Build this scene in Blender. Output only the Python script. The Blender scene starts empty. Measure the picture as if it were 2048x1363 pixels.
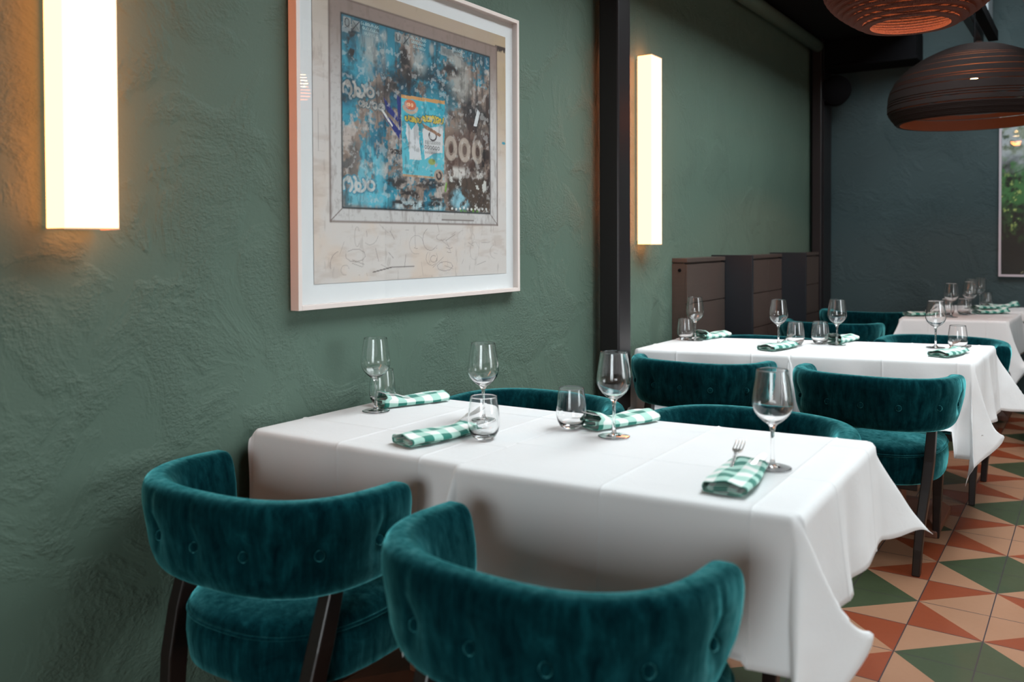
import bpy, bmesh, math, random
import numpy as np
from mathutils import Vector, Matrix

SC = bpy.context.scene
COL = SC.collection
PI = math.pi

# ------------------------------------------------------------------ camera, world, light, exposure
FPX, YAW, PITCH, ROLL, PCY = 1721.806, 0.5974278, 0.0186091, 0.0040993, 513.39
CAMZ = 1.244

def make_camera():
    cy, sy = math.cos(YAW), math.sin(YAW)
    f, r, d = Vector((-sy, cy, 0)), Vector((cy, sy, 0)), Vector((0, 0, -1))
    cp, sp = math.cos(PITCH), math.sin(PITCH)
    f2, d2 = f * cp + d * sp, d * cp - f * sp
    cr, sr = math.cos(ROLL), math.sin(ROLL)
    r3, d3 = r * cr + d2 * sr, d2 * cr - r * sr
    m = Matrix.Identity(4)
    for i in range(3):
        m[i][0], m[i][1], m[i][2] = r3[i], -d3[i], -f2[i]
    m.translation = (0, 0, CAMZ)
    c = bpy.data.cameras.new('camera')
    c.sensor_fit = 'HORIZONTAL'
    c.sensor_width = 36.0
    c.lens = FPX / 2048 * 36.0
    c.shift_x = 0.0
    c.shift_y = -(681.5 - PCY) / 2048.0
    c.clip_start = 0.05
    c.dof.use_dof = True
    c.dof.focus_distance = 3.0
    c.dof.aperture_fstop = 2.8
    o = bpy.data.objects.new('camera', c)
    o.matrix_world = m
    COL.objects.link(o)
    SC.camera = o

make_camera()
SC.view_settings.view_transform = 'Standard'
SC.view_settings.look = 'None'
SC.view_settings.gamma = 1.0
SC.view_settings.use_curve_mapping = False
SC.view_settings.exposure = 0.22
SC.cycles.use_denoising = True
SC.cycles.max_bounces = 14
SC.cycles.transmission_bounces = 14
SC.cycles.transparent_max_bounces = 16
SC.cycles.diffuse_bounces = 4
SC.cycles.sample_clamp_indirect = 6.0

SKY, GROUND = 12.0, 0.9          # daylight outside the windows: bright overcast above, dim street below
def make_world():
    w = bpy.data.worlds.new('overcast_day')
    SC.world = w
    w.use_nodes = True
    nt = w.node_tree
    nt.nodes.clear()
    out = nt.nodes.new('ShaderNodeOutputWorld')
    bg = nt.nodes.new('ShaderNodeBackground')
    tc = nt.nodes.new('ShaderNodeTexCoord')
    sp = nt.nodes.new('ShaderNodeSeparateXYZ')
    rp = nt.nodes.new('ShaderNodeValToRGB')
    mp = nt.nodes.new('ShaderNodeMapRange')
    mp.inputs[1].default_value, mp.inputs[2].default_value = -1, 1
    nt.links.new(tc.outputs['Generated'], sp.inputs[0])
    nt.links.new(sp.outputs[2], mp.inputs[0])
    nt.links.new(mp.outputs[0], rp.inputs[0])
    e = rp.color_ramp.elements
    k = GROUND / SKY
    e[0].position, e[0].color = 0.46, (k, k * 0.97, k * 0.93, 1)
    e[1].position, e[1].color = 0.56, (0.88, 0.97, 1.0, 1)
    nt.links.new(rp.outputs[0], bg.inputs[0])
    bg.inputs[1].default_value = SKY
    nt.links.new(bg.outputs[0], out.inputs[0])
make_world()

# window opening in the right wall, added fill opening in the front wall: (centre along wall, width, z0, z1)
XW, YB, YF, XL, ZC = 3.0, 7.25, -2.6, -1.87, 3.5
WIN_R = [(2.6, 1.3, 0.7, 2.2)]
SKYL = (-1.05, 0.55, 1.75, 6.0)      # roof light: x0, x1, y0, y1
FILL_WIN_F = [(0.12, 1.6, 0.35, 2.1)]  # unseen window added behind the camera to fill the near-facing sides
def portal(name, loc, rot, sx, sy):
    l = bpy.data.lights.new(name, 'AREA')
    l.shape = 'RECTANGLE'
    l.size, l.size_y = sx, sy
    l.cycles.is_portal = True
    o = bpy.data.objects.new(name, l)
    o.location, o.rotation_euler = loc, rot
    COL.objects.link(o)
for (c, w, z0, z1) in WIN_R:
    portal('window_light', (XW + 0.1, c, (z0 + z1) / 2), (0, PI / 2, 0), z1 - z0, w)
portal('roof_light', ((SKYL[0] + SKYL[1]) / 2, (SKYL[2] + SKYL[3]) / 2, ZC + 0.12), (0, 0, 0), SKYL[1] - SKYL[0], SKYL[3] - SKYL[2])
for (c, w, z0, z1) in FILL_WIN_F:
    portal('window_light', (c, YF - 0.1, (z0 + z1) / 2), (PI / 2, 0, 0), w, z1 - z0)  # portal of the added fill window

# ------------------------------------------------------------------ helpers
def tag(o, label=None, cat=None, group=None, kind=None):
    if label: o['label'] = label
    if cat: o['category'] = cat
    if group: o['group'] = group
    if kind: o['kind'] = kind
    return o

def mesh_obj(name, verts, faces, mats=None, parent=None, smooth=False, midx=None, bevel=0, solid=0, uv=None):
    me = bpy.data.meshes.new(name)
    me.from_pydata([tuple(map(float, v)) for v in verts], [], [tuple(int(i) for i in f) for f in faces])
    me.update()
    if uv is not None:
        l = me.uv_layers.new(name='UVMap')
        vi = np.zeros(len(me.loops), dtype=np.int32)
        me.loops.foreach_get('vertex_index', vi)
        l.data.foreach_set('uv', np.asarray(uv, dtype=np.float32)[vi].ravel())
    if mats is not None:
        for m in (mats if isinstance(mats, (list, tuple)) else [mats]):
            me.materials.append(m)
    if midx is not None:
        me.polygons.foreach_set('material_index', np.asarray(midx, dtype=np.int32))
    if smooth:
        me.polygons.foreach_set('use_smooth', [True] * len(me.polygons))
    o = bpy.data.objects.new(name, me)
    COL.objects.link(o)
    if parent: o.parent = parent
    if bevel:
        b = o.modifiers.new('bevel', 'BEVEL')
        b.width, b.segments, b.limit_method = bevel, 2, 'ANGLE'
    if solid:
        s = o.modifiers.new('thick', 'SOLIDIFY')
        s.thickness, s.offset = solid, -1
    return o

class MB:
    """collects pieces of ONE part"""
    def __init__(self): self.v, self.f, self.m = [], [], []
    def add(self, vs, fs, m=0):
        b = len(self.v)
        self.v += [tuple(v) for v in vs]
        self.f += [tuple(i + b for i in f) for f in fs]
        self.m += [m] * len(fs)
        return self
    def box(self, x0, x1, y0, y1, z0, z1, m=0):
        vs = [(x, y, z) for z in (z0, z1) for y in (y0, y1) for x in (x0, x1)]
        fs = [(0, 2, 3, 1), (4, 5, 7, 6), (0, 1, 5, 4), (2, 6, 7, 3), (0, 4, 6, 2), (1, 3, 7, 5)]
        return self.add(vs, fs, m)
    def loft(self, rings, closed=True, cap=True, m=0):
        n = len(rings[0]); vs = [p for r in rings for p in r]; fs = []
        for i in range(len(rings) - 1):
            for j in range(n if closed else n - 1):
                k = (j + 1) % n
                fs.append((i * n + j, i * n + k, (i + 1) * n + k, (i + 1) * n + j))
        if cap:
            fs.append(tuple(range(n - 1, -1, -1)))
            fs.append(tuple((len(rings) - 1) * n + j for j in range(n)))
        return self.add(vs, fs, m)
    def tube(self, pts, r, n=10, m=0, cap=True, closed=False):
        P = [Vector(p) for p in pts]; rings = []
        up = Vector((0, 0, 1))
        for i, p in enumerate(P):
            a = P[i - 1] if (i > 0 or closed) else P[i]
            b = P[(i + 1) % len(P)] if (i < len(P) - 1 or closed) else P[i]
            t = (b - a).normalized()
            u = up if abs(t.dot(up)) < 0.95 else Vector((1, 0, 0))
            s = t.cross(u).normalized(); w = s.cross(t)
            rr = r[i] if isinstance(r, (list, tuple)) else r
            rings.append([p + (s * math.cos(q) + w * math.sin(q)) * rr for q in [2 * PI * k / n for k in range(n)]])
        if closed: rings.append(rings[0])
        return self.loft(rings, True, cap and not closed, m)
    def lathe(self, prof, n=40, m=0, c=(0, 0, 0)):
        vs, fs = [], []
        idx = []
        for (r, z) in prof:
            if r < 1e-6:
                idx.append([len(vs)] * n); vs.append((c[0], c[1], c[2] + z))
            else:
                idx.append(list(range(len(vs), len(vs) + n)))
                vs += [(c[0] + r * math.cos(2 * PI * k / n), c[1] + r * math.sin(2 * PI * k / n), c[2] + z) for k in range(n)]
        for i in range(len(prof) - 1):
            for k in range(n):
                a, b, cc, d = idx[i][k], idx[i][(k + 1) % n], idx[i + 1][(k + 1) % n], idx[i + 1][k]
                f = []
                for q in (a, b, cc, d):
                    if q not in f: f.append(q)
                if len(f) > 2: fs.append(tuple(f))
        return self.add(vs, fs, m)
    def build(self, name, mats, parent=None, smooth=False, bevel=0, solid=0):
        return mesh_obj(name, self.v, self.f, mats, parent, smooth, self.m, bevel, solid)

def box_obj(name, x0, x1, y0, y1, z0, z1, mat, parent=None, bevel=0):
    return MB().box(x0, x1, y0, y1, z0, z1).build(name, mat, parent, bevel=bevel)

def empty(name, loc=(0, 0, 0), rz=0):
    o = bpy.data.objects.new(name, None)
    o.empty_display_size = 0.1
    o.location, o.rotation_euler = loc, (0, 0, rz)
    COL.objects.link(o)
    return o

KIDS = {}
def copy_tree(o, parent=None):
    c = o.copy()
    COL.objects.link(c)
    if parent: c.parent = parent
    for ch in list(o.children): copy_tree(ch, c)
    return c

# ------------------------------------------------------------------ materials
class NT:
    def __init__(self, name):
        self.mat = bpy.data.materials.new(name); self.mat.use_nodes = True
        self.t = self.mat.node_tree; self.t.nodes.clear()
        self.out = self.t.nodes.new('ShaderNodeOutputMaterial')
    def n(self, typ, ins=None, **kw):
        x = self.t.nodes.new('ShaderNode' + typ)
        for k, v in kw.items(): setattr(x, k, v)
        for k, v in (ins or {}).items(): self.put(x.inputs[k], v)
        return x
    def put(self, sock, v):
        if hasattr(v, 'is_output'): self.t.links.new(v, sock)
        elif hasattr(v, 'outputs'): self.t.links.new(v.outputs[0], sock)
        else:
            if sock.type == 'RGBA' and len(v) == 3: v = (*v, 1)
            sock.default_value = v
    def math(self, op, a, b=0.0, c=0.0, clamp=False):
        x = self.n('Math', {0: a, 1: b, 2: c}, operation=op); x.use_clamp = clamp
        return x.outputs[0]
    def mix(self, f, a, b):
        x = self.n('Mix', data_type='RGBA'); self.put(x.inputs[0], f); self.put(x.inputs[6], a); self.put(x.inputs[7], b)
        return x.outputs[2]
    def ramp(self, f, *st):
        x = self.n('ValToRGB', {0: f}); e = x.color_ramp.elements
        while len(e) < len(st): e.new(0.5)
        for q, (p, c) in zip(e, st): q.position, q.color = p, (*c, 1) if len(c) == 3 else c
        return x.outputs[0]
    def noise(self, co, scale, detail=4, rough=0.5, dist=0.0):
        return self.n('TexNoise', {'Vector': co, 'Scale': scale, 'Detail': detail, 'Roughness': rough, 'Distortion': dist}).outputs[0]
    def obj(self): return self.n('TexCoord').outputs['Object']
    def scaled(self, co, s): return self.n('Mapping', {0: co, 3: s}).outputs[0]
    def bump(self, h, strength, dist=0.01): return self.n('Bump', {'Height': h, 'Strength': strength, 'Distance': dist}).outputs[0]
    def pbsdf(self, **kw):
        x = self.n('BsdfPrincipled')
        for k, v in kw.items(): self.put(x.inputs[k.replace('_', ' ')], v)
        self.t.links.new(x.outputs[0], self.out.inputs[0])
        return self.mat

def simple(name, col, rough=0.5, metal=0.0, **kw):
    return NT(name).pbsdf(Base_Color=col, Roughness=rough, Metallic=metal, **kw)

def mat_plaster(name='green_trowelled_plaster', ca=(0.068, 0.114, 0.086), cb=(0.090, 0.142, 0.107)):
    q = NT(name); co = q.obj()
    big = q.noise(co, 1.3, 3)
    c = q.mix(big, ca, cb)
    patch = q.ramp(q.noise(co, 4.5, 5, 0.6, 0.6), (0.46, (0, 0, 0)), (0.60, (1, 1, 1)))
    fine = q.noise(q.scaled(co, (1, 1, 1.5)), 85, 4, 0.6, 0.3)
    grain = q.noise(co, 38, 6, 0.62, 0.7)
    h = q.math('ADD', q.math('MULTIPLY', q.math('ADD', q.math('MULTIPLY', fine, 0.5), q.math('MULTIPLY', grain, 0.22)), patch), q.math('ADD', q.math('MULTIPLY', grain, 0.07), q.math('MULTIPLY', fine, 0.05)))
    return q.pbsdf(Base_Color=c, Roughness=0.72, Normal=q.bump(h, 0.8, 0.012))

def mat_floor():
    q = NT('encaustic_triangle_tiles')
    geo = q.n('NewGeometry')
    s = q.n('SeparateXYZ', {0: geo.outputs['Position']})
    S = 0.2171
    u = q.math('ADD', q.math('MULTIPLY', s.outputs[0], 1 / S), 1.31063)
    v = q.math('SUBTRACT', 21.80671, q.math('MULTIPLY', s.outputs[1], 1 / S))
    k2 = q.math('MULTIPLY', q.math('FLOOR', q.math('MULTIPLY', q.math('ADD', u, 1), 0.5)), 2)   # 2k
    au = q.math('ABSOLUTE', q.math('SUBTRACT', u, k2))
    vv = q.math('FLOORED_MODULO', q.math('ADD', v, k2), 4)
    w = q.math('FLOORED_MODULO', vv, 2)
    inside = q.math('LESS_THAN', q.math('ABSOLUTE', q.math('SUBTRACT', w, 1)), q.math('SUBTRACT', 1, au))
    second = q.math('GREATER_THAN', vv, 2)
    co = geo.outputs['Position']
    cl = q.noise(co, 9, 6, 0.6); cf = q.noise(co, 60, 4, 0.6)
    def shade(a, b): return q.mix(q.math('ADD', q.math('MULTIPLY', cl, 0.7), q.math('MULTIPLY', cf, 0.3)), a, b)
    tan = shade((0.25, 0.122, 0.068), (0.33, 0.172, 0.102))
    green = shade((0.031, 0.042, 0.019), (0.050, 0.064, 0.031))
    rust = shade((0.165, 0.030, 0.010), (0.24, 0.052, 0.018))
    ins = q.mix(second, green, tan)
    outs = q.mix(second, tan, rust)
    col = q.mix(inside, outs, ins)
    def grout(t, hw):
        f = q.math('ABSOLUTE', q.math('SUBTRACT', q.math('FRACT', t), 0.5))
        return q.math('GREATER_THAN', f, 0.5 - hw)
    g = q.math('MAXIMUM', grout(u, 0.0085), grout(v, 0.0085))
    col = q.mix(g, col, (0.035, 0.025, 0.03))
    rough = q.math('ADD', 0.36, q.math('MULTIPLY', cl, 0.25))
    hh = q.math('SUBTRACT', q.math('MULTIPLY', cf, 0.15), g)
    return q.pbsdf(Base_Color=col, Roughness=rough, Specular_IOR_Level=0.22, Normal=q.bump(hh, 0.35, 0.002))

def mat_velvet():
    q = NT('teal_velvet'); co = q.obj()
    streak = q.noise(q.scaled(co, (60, 60, 7)), 1.0, 5, 0.65, 0.4)
    crush = q.noise(co, 14, 6, 0.68, 0.8)
    m = q.math('ADD', q.math('MULTIPLY', streak, 0.55), q.math('MULTIPLY', crush, 0.45))
    c = q.ramp(m, (0.36, (0.0008, 0.009, 0.013)), (0.52, (0.0016, 0.023, 0.029)), (0.66, (0.004, 0.050, 0.060)))
    sh = q.ramp(m, (0.36, (0.05, 0.38, 0.41)), (0.52, (0.18, 0.76, 0.79)), (0.66, (0.36, 1.0, 1.0)))
    nb = q.bump(m, 0.25, 0.004)
    d = q.n('BsdfDiffuse', {'Color': c, 'Roughness': 0.6, 'Normal': nb})
    v = q.n('BsdfSheen', {'Color': sh, 'Roughness': 0.36, 'Normal': nb}, distribution='MICROFIBER')
    q.t.links.new(q.n('AddShader', {0: d, 1: v}).outputs[0], q.out.inputs[0])
    return q.mat

def mat_cloth():
    q = NT('white_table_linen'); co = q.obj()
    wv = q.noise(co, 420, 2, 0.6); big = q.noise(co, 5, 4, 0.55, 0.6); mid = q.noise(co, 16, 4, 0.55, 0.4)
    c = q.mix(big, (0.80, 0.80, 0.81), (0.86, 0.86, 0.865))
    h = q.math('ADD', q.math('MULTIPLY', wv, 0.05), q.math('ADD', q.math('MULTIPLY', big, 0.9), q.math('MULTIPLY', mid, 0.35)))
    p = q.n('BsdfPrincipled', {'Base Color': c, 'Roughness': 0.75, 'Specular IOR Level': 0.25, 'Sheen Weight': 0.1, 'Normal': q.bump(h, 0.28, 0.014)})
    t = q.n('BsdfTranslucent', {'Color': (0.85, 0.82, 0.78)})
    q.t.links.new(q.n('MixShader', {0: 0.20, 1: p, 2: t}).outputs[0], q.out.inputs[0])
    return q.mat

def mat_gingham():
    q = NT('green_gingham'); uv = q.n('UVMap')
    s = q.n('SeparateXYZ', {0: uv})
    P = 0.056
    def st(t): return q.math('LESS_THAN', q.math('FRACT', q.math('MULTIPLY', t, 1 / P)), 0.5)
    n = q.math('ADD', st(s.outputs[0]), st(s.outputs[1]))
    c = q.ramp(q.math('MULTIPLY', n, 0.5), (0.0, (0.78, 0.78, 0.76)), (0.49, (0.36, 0.60, 0.52)), (1.0, (0.003, 0.17, 0.125)))
    w = q.noise(uv.outputs[0], 900, 2)
    return q.pbsdf(Base_Color=c, Roughness=0.8, Sheen_Weight=0.2, Normal=q.bump(w, 0.15, 0.001))

def mat_wood(name, a, b, rough=0.35, sc=(3, 3, 40)):
    q = NT(name); co = q.scaled(q.obj(), sc)
    g = q.noise(co, 2.0, 6, 0.6, 0.8)
    return q.pbsdf(Base_Color=q.mix(g, a, b), Roughness=rough, Normal=q.bump(g, 0.08, 0.002))

def mat_glass():
    return NT('clear_glass').pbsdf(Base_Color=(1, 1, 1), Roughness=0.0, IOR=1.48, Transmission_Weight=1.0)

def mat_pane():
    q = NT('picture_glazing')
    g0 = q.n('NewGeometry')
    dt = q.math('ABSOLUTE', q.n('VectorMath', {0: g0.outputs['Normal'], 1: g0.outputs['Incoming']}, operation='DOT_PRODUCT').outputs['Value'])
    fr = q.math('ADD', 0.028, q.math('MULTIPLY', 0.95, q.math('POWER', q.math('SUBTRACT', 1.0, dt, clamp=True), 5.0)))
    t = q.n('BsdfTransparent', {'Color': (0.97, 0.98, 0.98)}); g = q.n('BsdfGlossy', {'Color': (1, 1, 1), 'Roughness': 0.01})
    q.t.links.new(q.n('MixShader', {0: fr, 1: t, 2: g}).outputs[0], q.out.inputs[0])
    return q.mat

def mat_emit(name, col, strength):
    q = NT(name)
    q.t.links.new(q.n('Emission', {0: col, 1: strength}).outputs[0], q.out.inputs[0])
    return q.mat

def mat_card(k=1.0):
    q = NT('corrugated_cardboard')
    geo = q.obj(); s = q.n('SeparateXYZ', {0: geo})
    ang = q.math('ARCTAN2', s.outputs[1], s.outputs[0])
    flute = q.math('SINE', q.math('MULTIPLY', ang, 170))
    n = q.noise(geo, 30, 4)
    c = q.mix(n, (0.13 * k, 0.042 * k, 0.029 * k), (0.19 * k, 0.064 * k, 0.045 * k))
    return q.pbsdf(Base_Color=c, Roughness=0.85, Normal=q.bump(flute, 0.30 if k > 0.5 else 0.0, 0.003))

def mat_art(name, rough=0.6):
    q = NT(name)
    a = q.n('Attribute', attribute_name='print')
    return q.pbsdf(Base_Color=a.outputs[0], Roughness=rough)

M = dict(
    plaster=mat_plaster(), plasterback=mat_plaster('dark_blue_green_plaster', (0.026, 0.050, 0.055), (0.036, 0.064, 0.068)), floor=mat_floor(), velvet=mat_velvet(), cloth=mat_cloth(), gingham=mat_gingham(),
    leg=mat_wood('dark_walnut', (0.005, 0.003, 0.003), (0.016, 0.008, 0.006), 0.32),
    base=mat_wood('red_brown_wood', (0.085, 0.028, 0.014), (0.16, 0.055, 0.028), 0.4, (25, 3, 3)),
    cab=mat_wood('wenge_veneer', (0.044, 0.031, 0.026), (0.078, 0.055, 0.046), 0.38, (4, 4, 50)),
    fin=simple('blackened_blue_panel', (0.012, 0.014, 0.018), 0.32),
    steel=simple('dark_painted_steel', (0.014, 0.011, 0.0125), 0.36, 0.15),
    black=simple('matt_black', (0.004, 0.004, 0.005), 0.9, Specular_IOR_Level=0.1),
    ceil=simple('dark_ceiling_paint', (0.008, 0.010, 0.011), 0.9, Specular_IOR_Level=0.1),
    glass=mat_glass(), pane=mat_pane(), card=mat_card(0.8), cardshaded=mat_card(0.07),  # second card is the same cardboard, shade of the wide lamp put into its colour
    metal=simple('polished_cutlery_steel', (0.74, 0.73, 0.72), 0.26, 1.0),
    frame=simple('pale_limed_frame_wood', (0.74, 0.64, 0.60), 0.5),
    mat=simple('white_mat_board', (0.80, 0.79, 0.80), 0.8),
    lilac=simple('pale_lilac_frame', (0.50, 0.45, 0.50), 0.45),
    pale=simple('pale_grey_blue_board', (0.34, 0.40, 0.44), 0.6),
    brownbeam=mat_wood('brown_beam_wood', (0.035, 0.018, 0.014), (0.06, 0.032, 0.026), 0.5, (30, 2, 30)),
    shade=mat_emit('lit_lamp_paper', (1.0, 0.64, 0.42), 2.1),
    shadeside=mat_emit('lit_lamp_paper_side', (1.0, 0.27, 0.080), 8.5),
    rim=simple('warm_lamp_edge', (0.75, 0.45, 0.28), 0.6),
    bulb=mat_emit('glowing_bulb', (1.0, 0.55, 0.2), 60.0),
    cream=simple('warm_cream_wall', (0.62, 0.52, 0.45), 0.8),
    wframe=simple('dark_window_frame', (0.03, 0.03, 0.03), 0.4),
)

# ------------------------------------------------------------------ setting
def struct(o): return tag(o, kind='structure')
struct(box_obj('floor', XL - 0.3, XW + 0.3, YF - 0.3, YB + 0.3, -0.1, 0.0, M['floor']))
struct(box_obj('wall_left', XL - 0.2, XL, YF - 0.2, YB + 0.2, 0.0, ZC, M['plaster']))
struct(box_obj('wall_back', XL, XW, YB, YB + 0.2, 0.0, ZC, M['plasterback']))
b = MB(); x0, x1, y0, y1 = SKYL
b.box(XL - 0.2, x0, YF - 0.2, YB + 0.2, ZC, ZC + 0.1).box(x1, XW + 0.2, YF - 0.2, YB + 0.2, ZC, ZC + 0.1)
b.box(x0, x1, YF - 0.2, y0, ZC, ZC + 0.1).box(x0, x1, y1, YB + 0.2, ZC, ZC + 0.1)
struct(b.build('ceiling', M['ceil']))
struct(box_obj('ceiling_soffit', XL, -1.12, YF, YB, 2.80, ZC, M['ceil']))
def wall_with_windows(name, along_y, fixed, a0, a1, wins, th):
    b = MB(); cuts = sorted(wins); a = a0
    def bx(p0, p1, z0, z1):
        if along_y: b.box(fixed, fixed + th, p0, p1, z0, z1)
        else: b.box(p0, p1, fixed - th, fixed, z0, z1)
    for (c, w, z0, z1) in cuts:
        bx(a, c - w / 2, 0, ZC); bx(c - w / 2, c + w / 2, 0, z0); bx(c - w / 2, c + w / 2, z1, ZC); a = c + w / 2
    bx(a, a1, 0, ZC)
    return struct(b.build(name, M['cream']))
wall_with_windows('wall_right', True, XW, YF - 0.2, YB + 0.2, WIN_R, 0.15)
wall_with_windows('wall_front', False, YF, XL, XW, FILL_WIN_F, 0.15)
nw = 1; b = MB(); x0, x1, y0, y1 = SKYL
for k in range(5):
    y = y0 + (y1 - y0) * k / 4; b.box(x0, x1, y - 0.03, y + 0.03, ZC + 0.02, ZC + 0.10)
for x in (x0 + 0.03, x1 - 0.03): b.box(x - 0.03, x + 0.03, y0 + 0.03, y1 - 0.03, ZC + 0.021, ZC + 0.099)
struct(b.build('window_1', M['wframe']))
for along, wins in ((True, WIN_R), (False, FILL_WIN_F)):
    for (c, w, z0, z1) in wins:
        nw += 1; b = MB(); t = 0.05
        def bar(p0, p1, q0, q1):
            if along: b.box(XW + 0.03, XW + 0.09, p0, p1, q0, q1)
            else: b.box(p0, p1, YF - 0.09, YF - 0.03, q0, q1)
        bar(c - w / 2, c - w / 2 + t, z0, z1); bar(c + w / 2 - t, c + w / 2, z0, z1)
        bar(c - w / 2 + t, c + w / 2 - t, z0, z0 + t); bar(c - w / 2 + t, c + w / 2 - t, z1 - t, z1)
        bar(c - t / 2, c + t / 2, z0 + t, z1 - t); bar(c - w / 2 + t, c - t / 2, 2.2, 2.24); bar(c + t / 2, c + w / 2 - t, 2.2, 2.24)
        struct(b.build('window_%d' % nw, M['wframe']))
# steel columns standing just off the plaster
struct(box_obj('column_near', -1.832, -1.735, 3.382, 3.502, 0.0, 2.80, M['steel'], bevel=0.008))
struct(box_obj('column_corner', -1.845, -1.770, 6.86, 7.16, 0.0, 2.80, M['steel'], bevel=0.008))
struct(box_obj('trim_1', -1.768, -1.764, 6.90, 6.925, 0.0, 2.80, M['steel']))
b = MB().tube([(-1.80, 3.51, 2.735), (-1.80, 6.85, 2.735)], 0.045, 16)
tag(b.build('ceiling_pipe', M['plaster'], smooth=True), 'green painted pipe running high along the left wall under the dark ceiling', 'pipe')
box_obj_duct = MB().box(-1.765, -1.115, 6.95, 7.24, 2.585, 2.799).box(-1.775, -1.105, 6.94, 7.24, 2.575, 2.600).build('ventilation_duct', M['black'], bevel=0.004)
tag(box_obj_duct, 'black boxed ventilation duct under the ceiling in the back corner', 'duct')

# round black speaker on the corner column
sp = empty('wall_speaker', (-1.70, 6.98, 2.40))
d = Vector((0.35, -1, 0)).normalized()
def disc_tube(r0, prof, name, mat, parent):
    # lathe turned to face direction d
    b = MB().lathe(prof, 36)
    rot = Vector((0, 0, 1)).rotation_difference(d).to_matrix()
    b.v = [tuple(rot @ Vector(v)) for v in b.v]
    return b.build(name, mat, parent, smooth=True)
disc_tube(0, [(0, -0.06), (0.105, -0.06), (0.115, -0.05), (0.115, 0.05), (0.11, 0.055), (0, 0.055)], 'cabinet', M['black'], sp)
disc_tube(0, [(0, 0.075), (0.06, 0.071), (0.10, 0.058), (0.102, 0.055)], 'grille', M['black'], sp)
MB().box(-0.065, -0.03, -0.02, 0.02, -0.02, 0.02).build('bracket', M['black'], sp)
tag(sp, 'round black loudspeaker mounted high on the corner column', 'speaker')

# ceiling beams and boards at the upper right
def beam(name, x, w, y0, y1, z, h, mat, lab, cat):
    return tag(box_obj(name, x - w / 2, x + w / 2, y0, y1, z, z + h, mat, bevel=0.003), lab, cat)
beam('lighting_track', -0.625, 0.062, 3.9, 7.02, 2.65, 0.07, M['black'], 'wider dark ceiling rail at top right, right beside the pale hanging board', 'rail')
t2 = beam('lighting_track', -0.705, 0.05, 5.2, 6.98, 2.65, 0.06, M['steel'], 'narrow dark ceiling rail at top right with a small pinkish spotlight at its end', 'rail')
tag(box_obj('ceiling_board', -0.668, -0.645, 6.9, 7.2, 2.80, 3.10, M['pale'], bevel=0.003), 'pale blue grey board hanging from the ceiling behind the dark rails', 'board')
beam('ceiling_beam', -0.245, 0.16, 4.0, 5.8, 2.47, 0.12, M['brownbeam'], 'brown wooden ceiling beam cut by the top right corner', 'beam')
s = empty('spotlight', (-0.705, 6.93, 2.625))
MB().lathe([(0, 0.02), (0.02, 0.02), (0.024, 0.0), (0.03, -0.03), (0.026, -0.032), (0, -0.025)], 20).build('lamp_head', M['lilac'], s, smooth=True)
MB().box(-0.006, 0.006, -0.006, 0.006, 0.015, 0.03).build('stem', M['black'], s)
tag(s, 'small pinkish spotlight under the end of the narrow ceiling rail', 'lamp')

# ------------------------------------------------------------------ wall lamps
def sconce(y0, z0, z1, label):
    r = empty('wall_lamp', (XL, y0, z0)); h = z1 - z0; dp, w = 0.085, 0.122
    b = MB()
    b.box(0.012, dp, 0, w, 0.003, h - 0.003)
    m = [1, 1, 1, 1, 0, 0]     # bottom, top, near side, far side, back, front
    b.m = m
    b.build('shade', [M['shade'], M['shadeside']], r, bevel=0.0015)
    MB().box(0.0, 0.0119, 0.012, w - 0.012, 0.02, h - 0.02).build('back_plate', M['frame'], r)
    for zz in (0.0, h - 0.003):     # thin edge strips round the open bottom and top
        e = MB(); t = 0.0016
        e.box(0.012, dp + 0.0008, -0.0008, t, zz, zz + 0.003).box(0.012, dp + 0.0008, w - t, w + 0.0008, zz, zz + 0.003).box(dp - t, dp + 0.0008, t, w - t, zz, zz + 0.003)
        e.build('rim', M['rim'], r)
    tag(r, label, 'wall lamp', 'glowing box lamps on the green wall')
    return r
sconce(0.962, 1.272, 2.20, 'glowing white box lamp on the green wall left of the framed picture')
sconce(3.823, 1.222, 2.142, 'glowing white box lamp on the green wall right of the dark column')

# ------------------------------------------------------------------ numpy painting helpers
def vnoise(x, y, seed):
    xi, yi = np.floor(x).astype(np.int64), np.floor(y).astype(np.int64)
    fx, fy = x - xi, y - yi
    fx, fy = fx * fx * (3 - 2 * fx), fy * fy * (3 - 2 * fy)
    def hsh(a, b):
        n = (a * 374761393 + b * 668265263 + seed * 1442695041) & 0xffffffff
        n = ((n ^ (n >> 13)) * 1274126177) & 0xffffffff
        return ((n ^ (n >> 16)) & 0xffff) / 65535.0
    a, b2, c, d2 = hsh(xi, yi), hsh(xi + 1, yi), hsh(xi, yi + 1), hsh(xi + 1, yi + 1)
    return (a * (1 - fx) + b2 * fx) * (1 - fy) + (c * (1 - fx) + d2 * fx) * fy
def fbm(x, y, seed, oct=5, g=0.55):
    s, a, t = 0, 1.0, 0
    for i in range(oct):
        s = s + a * vnoise(x, y, seed + i * 7); t += a; a *= g; x, y = x * 2.03, y * 2.03
    return s / t
def sstep(a, b, x):
    t = np.clip((x - a) / (b - a), 0, 1); return t * t * (3 - 2 * t)
def srgb(r, g, b): return np.array([(c / 255.0) ** 2.2 for c in (r, g, b)])

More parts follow.
